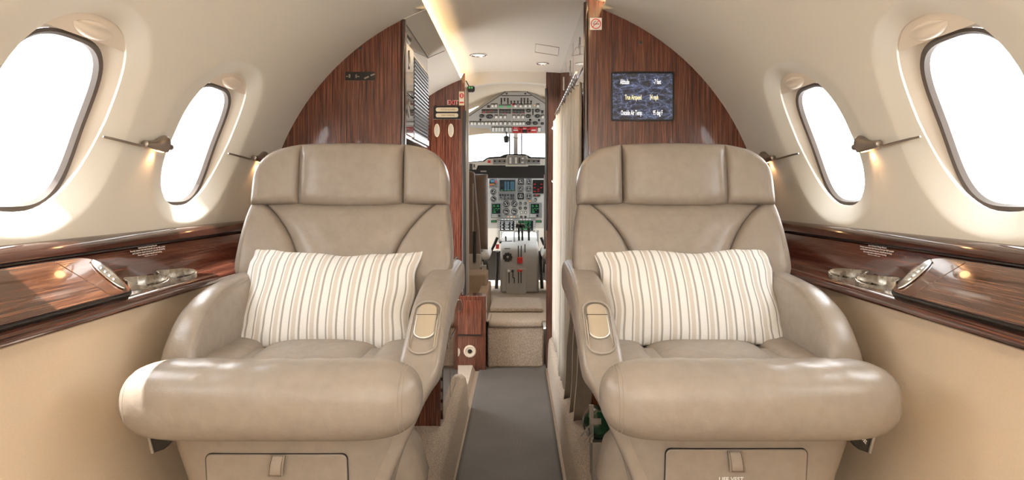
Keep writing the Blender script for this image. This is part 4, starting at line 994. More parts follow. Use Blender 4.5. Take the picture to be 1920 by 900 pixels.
# low cabinet beside the doorway
lc = empty('low_cabinet', (fx(884, 3.97), 3.99, 0), 'low wood cabinet with a round socket left of the cockpit step', 'cabinet')
yl = 3.96; ul = yl/F
g = G(); g.box((fx(818, yl), yl, .0), (fx(911, yl), YF+.06, fz(555, yl))); g.obj('body', 'wood_upright', lc, bevel=.003)
g = G(); g.box((fx(835, yl), yl-.004, fz(627, yl)), (fx(903, yl), yl, fz(563, yl))); dr = g.obj('door', 'wood_upright', lc, bevel=.001)
g = G(); g.box((fx(835, yl), yl-.006, fz(629.5, yl)), (fx(903, yl), yl, fz(627.2, yl))); g.obj('hinge', 'black', lc)
for py in (573, 660):
    g = G(); p = at(861.5 if py < 600 else 857, py, yl-.004); g.prism(sup(6*ul, 12*ul if py < 600 else 9*ul, 2, 24), p, EX, EZ, NY, .004); g.obj('latch', 'chrome', dr if py < 600 else lc, bevel=.001)
g = G(); p = at(881, 658.5, yl); g.lathe(p, (0, -1, 0), [(0, 11.5*ul), (.004, 11.5*ul), (.006, 9*ul), (.003, 7*ul), (.003, 4*ul)], 28); so = g.obj('socket', 'plastic_beige', lc)
g = G(); g.lathe(p+Vector((0, -.003, 0)), (0, -1, 0), [(0, 4*ul), (.004, 4*ul), (.005, 2*ul)], 20); g.obj('socket_hole', 'black', so)
# flashlight hanging by the cockpit door header
fl = empty('flashlight', at(883, 167, 4.0), 'black lamp with green markings hanging at the upper left corner of the cockpit doorway', 'flashlight')
g = G(); p = at(883, 167, 4.0); g.lathe(p+Vector((-.02, 0, 0)), (1, 0, 0), [(0, .014), (.006, .019), (.034, .019), (.042, .012)], 20); g.obj('body', 'black', fl)
g = G(); g.box((p.x-.012, p.y-.021, p.z), (p.x-.003, p.y-.015, p.z+.010)); g.box((p.x+.002, p.y-.021, p.z), (p.x+.012, p.y-.015, p.z+.010)); g.obj('green_mark', 'screen_green', fl)
g = G(); g.tube([p+Vector((-.012, 0, .018)), p+Vector((-.03, 0, .05))], .003, 6); g.obj('clip', 'black', fl)

# ---------------------------------------------------------------- ceiling downlights and access panel
def downlight(px, py, Y, rx, lab, power):
    z = CZ+.684; Y = (z-CZ)*F/(360-py); p = Vector((fx(px, Y), Y, CZ+.692+.020*(1-(fx(px, Y)/.39)**2)-.0005))
    e = empty('ceiling_downlight', p, lab, 'downlight', 'ceiling downlights')
    g = G(); g.lathe(p, (0, 0, -1), [(-.002, rx), (.003, rx), (.005, rx*.86), (.001, rx*.75)], 28); g.obj('trim_ring', 'chrome', e)
    g = G(); g.lathe(p, (0, 0, -1), [(0, rx*.76), (.0015, rx*.7), (.004, rx*.3), (.004, 0)], 28); g.obj('lens', 'lens_white', e)
    li = bpy.data.lights.new('downlight_lamp', 'SPOT'); li.energy = power; li.color = (1, .9, .76); li.spot_size = 2.4; li.spot_blend = .8; li.shadow_soft_size = .03
    lo = bpy.data.objects.new('bulb', li); C.objects.link(lo); lo.parent = e; lo.location = (0, 0, -.012)
downlight(897, 111, 3.5, .046, 'round white downlight in the ceiling above the aisle', 20)
downlight(1017, 127, 3.7, .036, 'smaller chrome downlight in the ceiling near the cockpit door', 16)
g = G()
for a, b in (((1004, 90), (1048, 95)), ((1048, 95), (1046, 110)), ((1046, 110), (1003, 105)), ((1003, 105), (1004, 90))):
    f_ = lambda p: (lambda Y: Vector((fx(p[0], Y), Y, CZ+.692+.020*(1-(fx(p[0], Y)/.39)**2)-.0006)))(.69*F/(360-p[1]))
    g.tube([f_(a), f_(b)], .0016, 6)
tag(g.obj('trim_7', 'plastic_track'), kind='structure')

# ================================================================ oxygen bottle strapped beside the right seat
bo = empty('gas_bottle', at(1121, 830, 2.0), 'dark green gas bottle in a grey metal strap beside the right armchair', 'bottle')
Yb = 2.02; ub = Yb/F; c = at(1123, 796, Yb)
g = G(); g.lathe(c+Vector((0, .07, 0)), (0, -1, 0), [(0, .030), (.012, .041), (.035, .046), (.06, .047), (.075, .044), (.09, .034), (.098, .018), (.10, 0)], 28); g.obj('cylinder', 'green_bottle', bo)
g = G(); g.obox(at(1109, 791, Yb-.03)+Vector((0, .0, 0)), (.0065, 0, 0), (0, .003, 0), (0, 0, .050)); g.obox(at(1117, 790, Yb-.034), (.016, 0, 0), (0, .003, 0), (0, 0, .008)); g.obj('strap', 'metal_grey', bo, bevel=.001)
g = G()
for px, py in ((1097, 808), (1104, 820)):
    p = at(px, py, Yb-.05); g.obox(p, Vector((.012, 0, .014)), (0, .004, 0), Vector((-.0012, 0, .0012)))
    g.obox(p+Vector((.008, .02, -.008)), (.003, 0, 0), (0, .02, 0), (0, 0, .008))
g.obj('buckle', 'metal_grey', bo)
g = G(); g.box((c.x-.022, c.y-.02, .19), (c.x+.022, c.y+.05, c.z-.046)); g.obj('mounting_foot', 'metal_grey', bo, bevel=.002)
# ================================================================ cockpit: overhead panel
oh = empty('overhead_panel', (0, 5.25, CZ+.6), 'grey overhead switch panel above the windscreen seen through the cockpit door', 'switch panel')
A_, B_ = (5.5, .481), (5.0, .734)
dv = Vector((0, B_[0]-A_[0], B_[1]-A_[1])); LV = dv.length; dv.normalize(); nv = Vector((0, -dv.z, dv.y)); nv = nv if nv.y < 0 else -nv
def op(px, py):
    tz = (360-py)/F; t = (A_[0]*tz-A_[1])/((B_[1]-A_[1])+(A_[0]-B_[0])*tz)
    Y = A_[0]+(B_[0]-A_[0])*t; return Vector((fx(px, Y), Y, CZ+tz*Y))
def oc(x, y): return op(870+x/10, 170+y/10)
def opoly(pts): return [oc(*p) for p in pts]
def slab(g, pts, h, lift=0):
    n = len(pts); g.add([p+nv*lift for p in pts]+[p+nv*(lift+h) for p in pts], [tuple(range(n))[::-1], tuple(range(n, 2*n))]+[(k, (k+1) % n, n+(k+1) % n, n+k) for k in range(n)])
g = G(); slab(g, opoly([(755, 25), (1190, 25), (1700, 330), (1960, 500), (1960, 660), (1480, 785), (510, 785), (480, 715), (60, 690), (60, 500)]), -.03); g.obj('panel_body', 'panel_grey', oh, bevel=.002)
g = G()
for a, b in (((90, 480), (768, 28)), ((1185, 28), (1900, 470)), ((700, 92), (1265, 92)), ((768, -60), (768, 28)), ((1185, -60), (1185, 28))): g.tube([oc(*a)+nv*.001, oc(*b)+nv*.001], .003, 6)
g.obj('edge_seam', 'dark_grey', oh)
g = G()
for a, b in (((645, 240), (645, 665)), ((893, 240), (893, 665)), ((645, 665), (1500, 665))): g.tube([oc(*a)+nv*.0005, oc(*b)+nv*.0005], .0012, 5)
g.obj('panel_seam', 'panel_light', oh)
BT = [(535, 270), (597, 270), (965, 272), (1062, 272), (1155, 272), (1235, 272), (1385, 272), (605, 478), (688, 478), (768, 478), (938, 478), (1020, 478), (1105, 478), (1478, 478), (147, 602), (207, 602), (282, 602), (343, 602), (415, 602), (478, 602), (553, 602), (615, 602), (690, 600), (772, 600), (855, 602), (940, 605), (997, 605), (1055, 603), (1115, 603), (75, 602), (547, 715), (607, 715), (663, 715), (720, 715), (808, 715), (868, 715), (1412, 715)]
for x, y in BT:
    h = 24 if y < 650 else 34
    g = G(); slab(g, opoly([(x-32, y-h-7), (x+32, y-h-7), (x+32, y+h+7), (x-32, y+h+7)]), .002); fr = g.obj('button_frame', 'dark_grey', oh)
    g = G(); slab(g, opoly([(x-24, y-h+4), (x+24, y-h+4), (x+24, y+h), (x-24, y+h)]), .008, .001); g.obj('push_button', 'button_white', fr, bevel=.001)
for x, y in [(700, 148), (760, 148), (823, 148), (1075, 148), (1133, 148), (1195, 148), (700, 197), (823, 197), (885, 197), (947, 197), (1010, 197), (1072, 197), (1133, 197), (1195, 197), (1258, 197), (1292, 352), (1292, 405)]:
    g = G(); p = oc(x, y); g.lathe(p, nv, [(0, .0065), (.004, .006), (.006, .003)], 10); g.tube([p+nv*.004, p+nv*.016-dv*.012], [.0035, .005], 8); g.obj('toggle_switch', 'black', oh)
for x0, x1, y0, y1, mat, nm_ in ((330, 632, 350, 412, 'black', 'annunciator'), (655, 880, 350, 418, 'black', 'annunciator'), (908, 1138, 350, 418, 'black', 'annunciator'), (655, 880, 260, 305, 'bezel_grey', 'display_bezel'), (432, 487, 275, 310, 'black', 'annunciator'), (1448, 1490, 372, 415, 'black', 'annunciator')):
    g = G(); slab(g, opoly([(x0, y0), (x1, y0), (x1, y1), (x0, y1)]), .006); fr = g.obj(nm_, mat, oh, bevel=.001)
    if nm_ == 'display_bezel':
        for a, b, mm in ((662, 722, 'screen_green'), (732, 805, 'metal_grey'), (812, 872, 'screen_green')):
            g = G(); slab(g, opoly([(a, 266), (b, 266), (b, 299), (a, 299)]), .002, .006); g.obj('readout', mm, fr)
    elif x1-x0 > 100:
        g = G()
        for k in range(1, 4): xx = x0+(x1-x0)*k/4; slab(g, opoly([(xx-2, y0+4), (xx+2, y0+4), (xx+2, y1-4), (xx-2, y1-4)]), .001, .006)
        slab(g, opoly([(x0+5, (y0+y1)/2-2), (x1-5, (y0+y1)/2-2), (x1-5, (y0+y1)/2+2), (x0+5, (y0+y1)/2+2)]), .001, .006); g.obj('divider', 'bezel_grey', fr)
        g = G()
        for bx, by in {330: [(375, 382), (445, 380), (515, 360), (372, 402)], 655: [(770, 410)], 908: [(940, 410), (1095, 408)]}[x0]: slab(g, opoly([(bx-18, by-5), (bx+18, by-5), (bx+18, by+5), (bx-18, by+5)]), .0015, .006)
        g.obj('warning_text', 'red', fr)
# red fire panel
g = G(); slab(g, opoly([(908, 678), (1368, 678), (1368, 785), (908, 785)]), .005); rp = g.obj('fire_panel', 'red', oh, bevel=.001)
g = G()
for x0, x1, y0, y1 in ((925, 1010, 718, 740), (1265, 1345, 718, 740), (940, 1000, 688, 694), (1105, 1165, 700, 708)): slab(g, opoly([(x0, y0), (x1, y0), (x1, y1), (x0, y1)]), .002, .005)
g.obj('pale_label', 'white', rp)
g = G()
for x0, x1, y0, y1 in ((1095, 1182, 720, 770), (1035, 1060, 728, 752), (1212, 1240, 728, 752), (1035, 1100, 680, 690), (1175, 1240, 680, 690)): slab(g, opoly([(x0, y0), (x1, y0), (x1, y1), (x0, y1)]), .004, .005)
g.obj('black_switch', 'black', rp)
g = G(); slab(g, opoly([(905, 238), (935, 238), (935, 262), (905, 262)]), .009, .001); g.obj('guard', 'red', oh)
for x, y, r in ((1210, 370, 50), (1377, 370, 50), (1205, 470, 50), (1375, 470, 50), (1215, 603, 50), (1338, 603, 50), (1468, 610, 32), (333, 468, 48), (480, 480, 66)):
    p = oc(x, y); rr = r/10*p.y/F
    g = G(); g.lathe(p, nv, [(0, rr), (.006, rr), (.008, rr*.88), (.006, rr*.84), (.006, 0)], 28); gg = g.obj('gauge', 'black', oh)
    g = G()
    for k in range(9):
        a = D(150-30*k); e1 = Vector((1, 0, 0))*math.cos(a)+dv*math.sin(a); g.tube([p+nv*.0064+e1*rr*.6, p+nv*.0064+e1*rr*.78], rr*.03, 4)
    a = D(60+random.random()*140); g.tube([p+nv*.0068, p+nv*.0068+(Vector((1, 0, 0))*math.cos(a)+dv*math.sin(a))*rr*.7], rr*.05, 4); g.obj('dial_marks', 'white', gg)
g = G()
for x, y in ((308, 538), (1240, 540), (1405, 543)): p = oc(x, y); g.lathe(p, nv, [(0, .0085), (.012, .0075), (.013, 0)], 12)
g.obj('knob', 'black', oh)
g = G()
for x in (800, 1150): p = oc(x, 52); g.lathe(p, nv, [(0, .008), (.004, .008), (.005, .004)], 12)
g.obj('screw', 'dark_grey', oh)
g = G(); p = oc(1325, 272); g.lathe(p, nv, [(0, .005), (.005, .005), (.008, 0)], 12); g.obj('indicator_light', 'amber', oh)
# magnetic compass hanging in the windscreen
cp = empty('compass', at(949, 259, 5.45), 'small dark standby compass hanging in front of the windscreen post', 'compass')
p = at(949.5, 259.5, 5.45); g = G(); g.lathe(p+Vector((0, 0, -.035)), (0, 0, 1), [(0, .012), (.008, .02), (.035, .023), (.05, .019), (.056, .010)], 20); g.obj('body', 'black', cp)
g = G(); g.tube([p+Vector((0, 0, .02)), p+Vector((-.002, 0, .055))], .006, 8); g.tube([p+Vector((-.025, 0, .01)), p+Vector((.025, 0, .01))], .004, 6); g.obj('bracket', 'dark_grey', cp)
g = G(); a, b = oc(800, 790), oc(1190, 790); g.tube([a+(b-a)*k/8+Vector((0, -.02, -.045*math.sin(math.pi*k/8))) for k in range(9)], .0022, 6)
tag(g.obj('compass_cable', 'black'), 'thin dark cable sagging below the red overhead fire panel', 'cable')

# ================================================================ glareshield
YG = 5.45; ug = YG/F
gs = empty('glareshield', at(960, 315, YG), 'dark glareshield with autopilot controls below the windscreen', 'glareshield')
def gc(x, y): return (860+x*180/771, 130+y*210/900)
def gp(px, py, Y=YG): return at(px, py, Y)
top_ = [(820, 318), (848, 310), (868, 304), (905, 301), (912, 296), (918, 294), (938, 293), (944, 290), (950, 288.5), (984, 288.5), (990, 291), (996, 294), (1040, 295), (1100, 300), (1130, 312)]
low_ = [(820, 332), (893, 332), (896, 312), (1028, 312), (1060, 334), (1130, 334)]
g = G(); P = [(fx(x, YG), fz(y, YG)) for x, y in top_]+[(fx(x, YG), fz(y, YG)) for x, y in [(1130, 334), (820, 334)]]
g.prism(P, (0, YG+.012, 0), (1, 0, 0), (0, 0, 1), (0, 1, 0), .16); g.obj('hood', 'black_matte', gs, bevel=.006)
def plate(g, pts, Y, h): 
    P = [(fx(x, Y), fz(y, Y)) for x, y in pts]; g.prism(P, (0, Y, 0), (1, 0, 0), (0, 0, 1), (0, -1, 0), h)
def pr_(x0, y0, x1, y1): return [(x0, y1), (x1, y1), (x1, y0), (x0, y0)]
g = G(); plate(g, [(879, 318), (893, 318), (896, 310), (948, 310), (948, 312), (990, 312), (990, 310), (1030, 310), (1030, 298), (990, 297), (988, 292), (951, 291), (949, 296), (914, 298), (908, 303), (879, 305)], YG+.012, .006); g.obj('fascia', 'panel_light', gs, bevel=.001)
for x0, y0, x1, y1 in ((924.5, 298, 948.5, 308.5), (988.5, 298, 1013, 308.5), (952, 292.5, 986.5, 309)):
    g = G(); plate(g, pr_(x0, y0, x1, y1), YG+.006, .006); md_ = g.obj('control_module', 'bezel_grey', gs, bevel=.001)
    if x1-x0 > 30:
        g = G()
        for xx in (957, 967.5): 
            for yy in (296.5, 299.5, 302.5, 305.3): plate(g, pr_(xx-1.9, yy-1.1, xx+1.9, yy+1.1), YG, .004)
        for xx, yy in ((980, 297), (979.5, 304.5)): plate(g, pr_(xx-2, yy-1.1, xx+2, yy+1.1), YG, .004)
        g.obj('push_button', 'button_white', md_); g = G(); plate(g, pr_(973, 296, 975, 306), YG, .006); g.obj('thumb_wheel', 'black', md_)
    else:
        for k in range(3):
            g = G(); p = gp(x0+3.3+9*k, 302.3, YG); g.lathe(p, (0, -1, 0), [(0, .008), (.012, .007), (.013, 0)], 14); g.obj('knob', 'black', md_)
g = G(); plate(g, pr_(914.5, 301, 919.5, 305.5), YG+.006, .004); g.obj('red_button', 'red', gs)
g = G(); plate(g, pr_(888, 308, 890.5, 314), YG+.006, .003); plate(g, pr_(880, 307, 886, 318), YG+.006, .003); g.obj('side_module', 'dark_grey', gs)
g = G(); plate(g, pr_(901, 320, 912, 322.5), YG-.01, .004); g.obj('pen_clip', 'metal_grey', gs)

# ================================================================ instrument panel
YI = 5.9; ui = YI/F
ip = empty('instrument_panel', at(965, 395, YI), 'pale instrument panel full of dials and displays under the glareshield', 'instrument panel')
g = G(); plate(g, [(830, 470), (1110, 470), (1110, 326), (830, 326)], YI+.02, .02); g.obj('panel', 'panel_light', ip)
def ic(x, y): return (910+x*115/767, 325+y*135/900)
def ibox(g, x0, y0, x1, y1, d, h):
    (a, b), (c_, e) = ic(x0, y0), ic(x1, y1); plate(g, pr_(a, b, c_, e), YI-d, h)
def ip3(x, y, d=0): a, b = ic(x, y); return at(a, b, YI-d)
def part_box(nm_, mat, x0, y0, x1, y1, par, d=0, h=.006, bv=.001):
    g = G(); ibox(g, x0, y0, x1, y1, d, h); return g.obj(nm_, mat, par, bevel=bv)
# multifunction screen
fr = part_box('display_bezel', 'bezel_grey', 160, 65, 390, 242, ip, 0, .008); sc_ = part_box('display_screen', 'screen_dark', 180, 82, 372, 222, fr, .008, .002)
g = G()
for xx in (252, 285, 325, 350):
    for k in range(9): ibox(g, xx-12, 105+12*k, xx+12, 111+12*k, .0102, .0008)
g.obj('data_columns', 'screen_blue', sc_)
g = G(); ibox(g, 192, 207, 220, 214, .0102, .0008); ibox(g, 240, 207, 262, 212, .0102, .0008); ibox(g, 275, 207, 318, 212, .0102, .0008); ibox(g, 335, 207, 358, 212, .0102, .0008); g.obj('green_line', 'screen_green', sc_)
fr = part_box('radio_unit', 'bezel_grey', 162, 252, 386, 336, ip)
g = G()
for xx in (188, 218, 248, 285, 322, 352): ibox(g, xx-11, 262, xx+11, 279, .006, .002)
g.obj('readout', 'black', fr)
g = G()
for xx, yy in ((192, 303), (287, 308), (243, 290), (243, 315), (325, 290), (352, 290), (325, 315), (352, 315)): g.lathe(ip3(xx, yy, .006), (0, -1, 0), [(0, 11*ui*.15), (.008, 10*ui*.15), (.009, 0)], 12)
g.obj('knob', 'dark_grey', fr)
def gauge(x, y, r, ring='dark_grey', square=False, needle=None):
    p = ip3(x, y); rr = r*115/767*ui
    if square:
        g = G(); g.prism(rrect(rr*1.12, rr*1.12, rr*.35, 3), p, EX, EZ, NY, .006); gg = g.obj('gauge', ring, ip, bevel=.001)
    else:
        g = G(); g.prism([(rr*1.1*math.cos(D(22.5+45*k)), rr*1.1*math.sin(D(22.5+45*k))) for k in range(8)], p, EX, EZ, NY, .006); gg = g.obj('gauge', ring, ip, bevel=.001)
    g = G(); g.lathe(p+Vector((0, -.006, 0)), (0, -1, 0), [(0, rr*.92), (.003, rr*.9), (.002, rr*.82), (.001, rr*.8), (.001, 0)], 28); fc = g.obj('dial', 'black', gg)
    g = G(); q = p+Vector((0, -.0076, 0)); a0 = D(-50); n = 13
    for k in range(n):
        a = a0+D(280)*k/(n-1); e1 = Vector((math.cos(a), 0, math.sin(a))); g.tube([q+e1*rr*.58, q+e1*rr*.76], rr*.045, 4)
    a = needle if needle is not None else D(random.randrange(20, 250)); e1 = Vector((math.cos(a), 0, math.sin(a))); g.tube([q-e1*rr*.15, q+e1*rr*.62], rr*.06, 4)
    g.obox(q+Vector((0, 0, -rr*.36)), (rr*.3, 0, 0), (0, .0003, 0), (0, 0, rr*.08)); g.obj('dial_marks', 'white', fc); return gg
for x, y in ((445, 103), (543, 103), (443, 193), (543, 193)): gauge(x, y, 36, 'bezel_grey' if (x, y) != (445, 103) else 'dark_grey', True)
gauge(443, 286, 37, 'black', True, D(90)); gauge(543, 286, 37, 'bezel_grey', True, D(90))
for x, y in ((100, 228), (103, 318)): gauge(x, y, 38, 'bezel_grey')
for x, y in ((263, 382), (362, 382), (263, 477), (362, 477)): gauge(x, y, 42, 'bezel_grey', False, D(180) if y > 400 else None)
for x, y in ((438, 375), (500, 375), (438, 435), (500, 435)): gauge(x, y, 21, 'bezel_grey')
gauge(626, 328, 28, 'white')
fr = part_box('attitude_indicator', 'bezel_grey', 48, 65, 150, 170, ip); 
g = G(); p = ip3(92, 112, .006); g.lathe(p, (0, -1, 0), [(0, 40*.15*ui), (.003, 40*.15*ui), (.003, 0)], 24); dl = g.obj('dial', 'black', fr)
g = G(); ibox(g, 66, 80, 118, 115, .0095, .001); g.obj('sky_half', 'screen_blue', dl)
g = G(); ibox(g, 60, 126, 118, 150, .0095, .001); g.obj('ground_half', 'amber' if False else 'gold_text', dl)
g = G(); g.tube([ip3(120, 90, .011), ip3(130, 105, .011), ip3(124, 122, .011)], .004, 6); g.tube([ip3(58, 145, .011), ip3(72, 150, .011)], .004, 6); g.obj('flag', 'red', dl)
# master annunciator
fr = part_box('annunciator', 'black', 594, 80, 730, 250, ip)
g = G()
for k in range(1, 6): ibox(g, 596, 80+28*k, 728, 82+28*k, .006, .001)
for k in range(1, 4): ibox(g, 594+33*k, 82, 596+33*k, 248, .006, .001)
g.obj('divider', 'dark_grey', fr)
g = G()
for xx, yy in ((618, 135), (614, 180), (618, 226), (662, 222), (702, 135), (700, 180), (663, 198)): ibox(g, xx-12, yy-5, xx+12, yy+5, .006, .0015)
g.obj('warning_text', 'red', fr)
g = G(); ibox(g, 598, 265, 685, 290, 0, .006); sw = g.obj('switch_strip', 'dark_grey', ip); g = G(); ibox(g, 632, 264, 650, 282, .006, .004); g.obj('red_switch', 'red', sw)
g = G(); ibox(g, 540, 335, 571, 358, 0, .006); sw = g.obj('indicator', 'dark_grey', ip); g = G(); ibox(g, 543, 340, 568, 354, .006, .002); g.obj('lamp', 'amber', sw)
# two side displays
for x0, x1 in ((70, 216), (547, 706)):
    fr = part_box('display_bezel', 'bezel_grey', x0, 366, x1, 556, ip, 0, .008); a = x0+14 if x0 < 100 else x0+21; sc_ = part_box('display_screen', 'screen_dark', a, 381, a+104, 502, fr, .008, .002)
    g = G()
    for k, (bx, by, bw) in enumerate(((14, 18, 20), (60, 18, 25), (12, 32, 30), (58, 34, 30), (15, 55, 14), (40, 58, 22), (70, 62, 28), (16, 74, 24), (60, 78, 12), (14, 92, 30), (14, 107, 34))): ibox(g, a+bx, 381+by-3, a+bx+bw, 381+by+3, .0102, .0008)
    g.obj('green_text', 'screen_green', sc_)
    g = G(); g.lathe(ip3(x0+105, 530, .008), (0, -1, 0), [(0, 14*.15*ui), (.014, 12*.15*ui), (.015, 0)], 16); g.obj('knob', 'black', fr)
    g = G()
    for k in range(5):
        for yy in (516, 535): ibox(g, x0+14+15*k, yy, x0+24+15*k, yy+8, .008, .002)
    g.obj('keypad', 'button_white', fr)
for x, y, mt in ((452, 490, 'white'), (503, 490, 'white'), (450, 545, 'wood_rim'), (501, 545, 'wood_rim')):
    fr = part_box('push_switch', 'dark_grey', x-15, y-13, x+15, y+13, ip); part_box('cap', mt, x-9, y-8, x+9, y+8, fr, .006, .003)
fr = part_box('light_strip', 'bezel_grey', 226, 524, 416, 560, ip)
for x in (287, 359): part_box('lamp', 'amber', x-9, 538, x+9, 552, fr, .006, .002)
part_box('switch_cover', 'button_white', 312, 536, 338, 550, fr, .006, .002)
# flight management units
for x0, x1, a, b in ((162, 384, 182, 362), (388, 622, 414, 596)):
    fr = part_box('keyboard_unit', 'bezel_grey', x0, 566, x1, 862, ip, 0, .010); sc_ = part_box('display_screen', 'screen_dark', a, 592, b, 716, fr, .010, .002)
    g = G()
    for k in range(6):
        for (q, w_) in ((8, 40), (60, 60), (128, 34)): ibox(g, a+q+(k % 2)*6, 604+19*k, a+q+w_-(k*7 % 15), 609+19*k, .0122, .0008)
    g.obj('screen_text', 'screen_text' if x0 < 200 else 'screen_green', sc_)
    g = G()
    for i_ in range(9):
        for j in range(5):
            xx = a+10+i_*20; yy = 734+21*j; g.lathe(ip3(xx, yy, .010), (0, -1, 0), [(0, 8*.15*ui), (.003, 7*.15*ui), (.003, 0)], 8)
    g.obj('keypad', 'button_white', fr)
    g = G()
    for k in range(5):
        for xx in (x0+8, x1-14): ibox(g, xx, 600+24*k, xx+8, 612+24*k, .010, .002)
    for k in range(4): ibox(g, a+20+k*38, 571, a+42+k*38, 582, .010, .002)
    g.obj('line_key', 'button_white', fr)
for x0 in (72, 634):
    fr = part_box('readout_window', 'black', x0, 588, x0+70, 614, ip)
    g = G(); [ibox(g, x0+8+14*k, 594, x0+16+14*k, 608, .006, .001) for k in range(4)]; g.obj('digits', 'screen_green', fr)

# ================================================================ centre pedestal
YP = 5.2; up_ = YP/F
pd = empty('centre_pedestal', at(975, 505, YP), 'grey centre pedestal with engine levers between the pilot seats', 'pedestal')
def pc(x, y): return (860+x*180/623, 300+y*260/900)
def pp(x, y, Y=YP): a, b = pc(x, y); return at(a, b, Y)
# body: profile in Y/Z, rounded top, extruded across
x0, x1 = pp(270, 600).x, pp(520, 600).x; zt = fz(457, YP); zb = .27
g = G(); PR = [(YP, zb), (YP, zb+.20), (YP+.004, zb+.24), (YP+.01, zt-.10), (YP+.03, zt-.045), (YP+.08, zt-.012), (YP+.16, zt+.0), (YP+.66, zt+.05), (YP+.66, zb)]
g.prism(PR, (x0, 0, 0), (0, 1, 0), (0, 0, 1), (1, 0, 0), x1-x0); g.obj('housing', 'panel_grey', pd, bevel=.018, seg=3)
g = G(); (a, b), (c_, e) = pc(308, 705), pc(440, 868); plate(g, pr_(a, b, c_, e), YP, .012); lp = g.obj('lower_plate', 'panel_grey', pd, bevel=.003)
g = G()
for xx, y1_ in ((327, 800), (352, 765), (388, 800), (405, 800)): (a, b), (c_, e) = pc(xx-3, 725), pc(xx+3, y1_); plate(g, pr_(a, b, c_, e), YP-.012, .001)
(a, b), (c_, e) = pc(352, 762), pc(364, 768); plate(g, pr_(a, b, c_, e), YP-.012, .001); (a, b), (c_, e) = pc(358, 765), pc(364, 800); plate(g, pr_(a, b, c_, e), YP-.012, .001)
g.obj('slot', 'black', lp)
for xx, yy, mt in ((325, 720, 'white'), (350, 720, 'black'), (388, 718, 'red'), (405, 718, 'red')):
    g = G(); p = pp(xx, yy, YP-.012); g.tube([p, p+Vector((0, -.03, .003))], .005, 8); g.lathe(p+Vector((0, -.03, .003)), (0, -1, .1), [(0, .005), (.003, .010), (.012, .010), (.016, .005)], 12); g.obj('small_lever', mt, lp)
# trim wheel
g = G(); p = pp(318, 628, YP+.012); rr = 29*180/623*up_; pts = []
star = [(rr*(1+.08*math.cos(9*a))*math.cos(a), rr*(1+.08*math.cos(9*a))*math.sin(a)) for a in [2*math.pi*k/72 for k in range(72)]]
g.prism(star, p, EX, EZ, NY, .022); tw = g.obj('trim_wheel', 'black', pd, bevel=.003); g = G(); g.lathe(p+Vector((0, -.022, 0)), (0, -1, 0), [(0, rr*.28), (.004, rr*.25), (.005, 0)], 14); g.obj('hub', 'metal_grey', tw)
g = G()
for xx in (387, 406): (a, b), (c_, e) = pc(xx-3, 555), pc(xx+3, 632); plate(g, pr_(a, b, c_, e), YP+.016, .02)
(a, b), (c_, e) = pc(427, 545), pc(433, 600); plate(g, pr_(a, b, c_, e), YP+.016, .018); (a, b), (c_, e) = pc(297, 572), pc(335, 577); plate(g, pr_(a, b, c_, e), YP+.016, .012)
g.obj('slot', 'black', pd)
g = G(); (a, b), (c_, e) = pc(380, 630), pc(415, 668); plate(g, pr_(a, b, c_, e), YP+.008, .03); g.obj('red_guard', 'red', pd, bevel=.003)
# thrust levers standing on top
for xx, hx in ((390, 22), (412, 22), (455, 12)):
    Yt = YP+.25; base = pp(xx+2, 545, Yt); top_p = pp(xx, 440 if xx < 450 else 465, Yt-.04)
    g = G(); g.tube([base, (base+top_p)/2+Vector((0, .01, 0)), top_p], [.009, .008, .010], 8); lv = g.obj('thrust_lever', 'black', pd)
    g = G(); hh = .020 if xx < 450 else .012; g.obox(top_p+Vector((0, -.005, .012)), (hx*180/623*up_*.95, 0, 0), (0, .014, 0), (0, 0, hh*.6)); g.obox(top_p+Vector((0, -.008, .028)), (hx*180/623*up_*.8, 0, 0), (0, .014, 0), (0, 0, .008)); g.obj('grip', 'black', lv, bevel=.004)
    if xx < 450: g = G(); g.obox(top_p+Vector((0, -.023, .033)), (hx*180/623*up_*.7, 0, 0), (0, .002, 0), (0, 0, .004)); g.obj('button', 'panel_grey', lv)
g = G(); p = pp(305, 535, YP+.2); g.tube([p+Vector((-.05, 0, .0)), p+Vector((.05, 0, .006))], .009, 8); g.tube([p+Vector((.005, 0, -.03)), p+Vector((.0, 0, .05))], .006, 8); g.obj('tiller_handle', 'black', pd)
g = G(); g.tube([pp(360, 575, YP+.1), pp(361, 470, YP+.3)], .006, 8); g.tube([pp(513, 560, YP+.2), pp(513, 462, YP+.35)], .007, 8); g.tube([pp(508, 462, YP+.35), pp(519, 462, YP+.35)], .006, 8); g.obj('side_lever', 'black', pd)

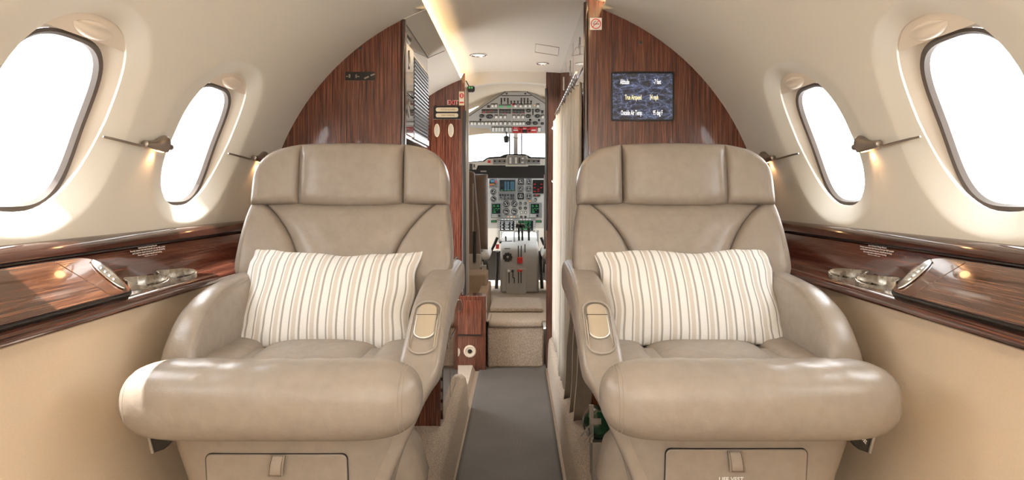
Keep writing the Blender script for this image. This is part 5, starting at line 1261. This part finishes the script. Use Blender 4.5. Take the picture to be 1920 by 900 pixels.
# ================================================================ pilot seats
def pilot_seat(label, xi, sgn, Y):
    e = empty('pilot_seat', (xi, Y, .27), label, 'seat', 'pilot seats'); s_ = Y/F
    z = lambda py: fz(py, Y)
    # xi: inner edge; seat grows outwards (sgn)
    def bx(g, a, b, y0, y1, z0, z1): xs = sorted((xi+sgn*a, xi+sgn*b)); g.box((xs[0], y0, z0), (xs[1], y1, z1))
    g = G(); P_ = [(xi+sgn*.055, CZ-.03+.17), (xi+sgn*.10, CZ+.155), (xi+sgn*.40, CZ+.155), (xi+sgn*.44, CZ+.12), (xi+sgn*.46, CZ-.60), (xi-sgn*.0, CZ-.60), (xi+sgn*.02, CZ-.30)]
    g.prism(P_ if sgn < 0 else P_[::-1], (0, Y, 0), (1, 0, 0), (0, 0, 1), (0, 1, 0), .07); sh = g.obj('back_shell', 'leather_brown', e, bevel=.012, seg=3)
    g = G(); bx(g, .06, .068, Y-.006, Y+.002, CZ-.28, CZ+.06); g.obj('metal_strip', 'metal_grey', sh)
    g = G(); P = lambda u, v: (Vector((xi+sgn*(.20+.235*u), Y+.13, CZ-.145+.275*v)), Vector((0, -1, 0))); g.pad(P, .055, .055, 20, 24, 8, .5); g.obj('back_cushion', 'leather_brown', e, angle=75)
    g = G(); P = lambda u, v: (Vector((xi+sgn*(.19+.24*u), Y+.34+.22*v, CZ-.47)), Vector((0, 0, 1))); g.pad(P, .07, .05, 20, 20, 6, .5); g.obj('sheepskin_cushion', 'fleece', e, angle=75)
    g = G(); bx(g, .01, .40, Y-.01, Y+.5, CZ-.60, CZ-.44); g.obj('base_cover', 'seat_base_beige', e, bevel=.008)
    g = G(); bx(g, -.03, -.012, Y-.02, Y+.02, CZ-.64, CZ-.52); bx(g, -.02, .02, Y-.012, Y+.012, CZ-.54, CZ-.52); g.obj('side_lever', 'metal_grey', e, bevel=.003)
    g = G(); bx(g, .03, .42, Y+.1, Y+.55, CZ-.60, CZ-.52); g.obj('seat_pan', 'dark_grey', e, bevel=.01)
    g = G()
    for a in (.05, .38): bx(g, a, a+.03, Y+.12, Y+.5, .27, CZ-.59)
    g.obj('seat_rail', 'metal_grey', e, bevel=.004)
    g = G(); p = Vector((xi-sgn*.0, Y+.12, CZ-.50)); g.tube([p, p+Vector((-sgn*.03, .04, -.03)), p+Vector((-sgn*.035, .08, -.10))], .008, 8); g.lathe(p+Vector((-sgn*.02, .02, -.02)), (0, -1, 0), [(0, .02), (.02, .02), (.022, .01)], 14); g.obj('adjuster', 'dark_grey', e)
    g = G(); p = Vector((xi+sgn*.05, Y-.01, CZ-.28)); g.tube([p, p+Vector((sgn*.004, -.004, -.22))], .011, 8); g.obj('seat_belt', 'black_matte', e)
pilot_seat('brown pilot seat with a white sheepskin, left inside the cockpit', at(904, 400, 4.86).x, -1, 4.86)
pilot_seat('copilot seat just visible at the right edge of the cockpit doorway', at(1030, 400, 4.9).x, 1, 4.9)
# control columns beside the pedestal
for px, s_, lab in ((933, -1, 'dark control column in front of the pilot seat with the sheepskin'), (1014, 1, 'dark control column at the right edge of the cockpit doorway')):
    p = at(px, 470, 5.45); e = empty('control_column', (p.x, p.y, .27), lab, 'control column', 'control columns')
    g = G(); g.tube([(p.x+s_*.01, p.y, .27), (p.x, p.y-.01, p.z-.1), (p.x, p.y-.06, p.z)], .014, 10); g.obj('column', 'dark_grey', e)
    g = G(); g.tube([p+Vector((s_*x, -.06, z)) for x, z in ((0, .11), (.02, .06), (.05, 0), (.15, 0), (.18, .06), (.20, .11))], .012, 10); wh = g.obj('yoke', 'black', e)
    if s_ < 0: g = G(); g.tube([p+Vector((0, -.062, .02)), p+Vector((.002, -.062, .055))], .013, 8); g.obj('trigger_button', 'red', wh)
# soft daylight is the only light in the cockpit
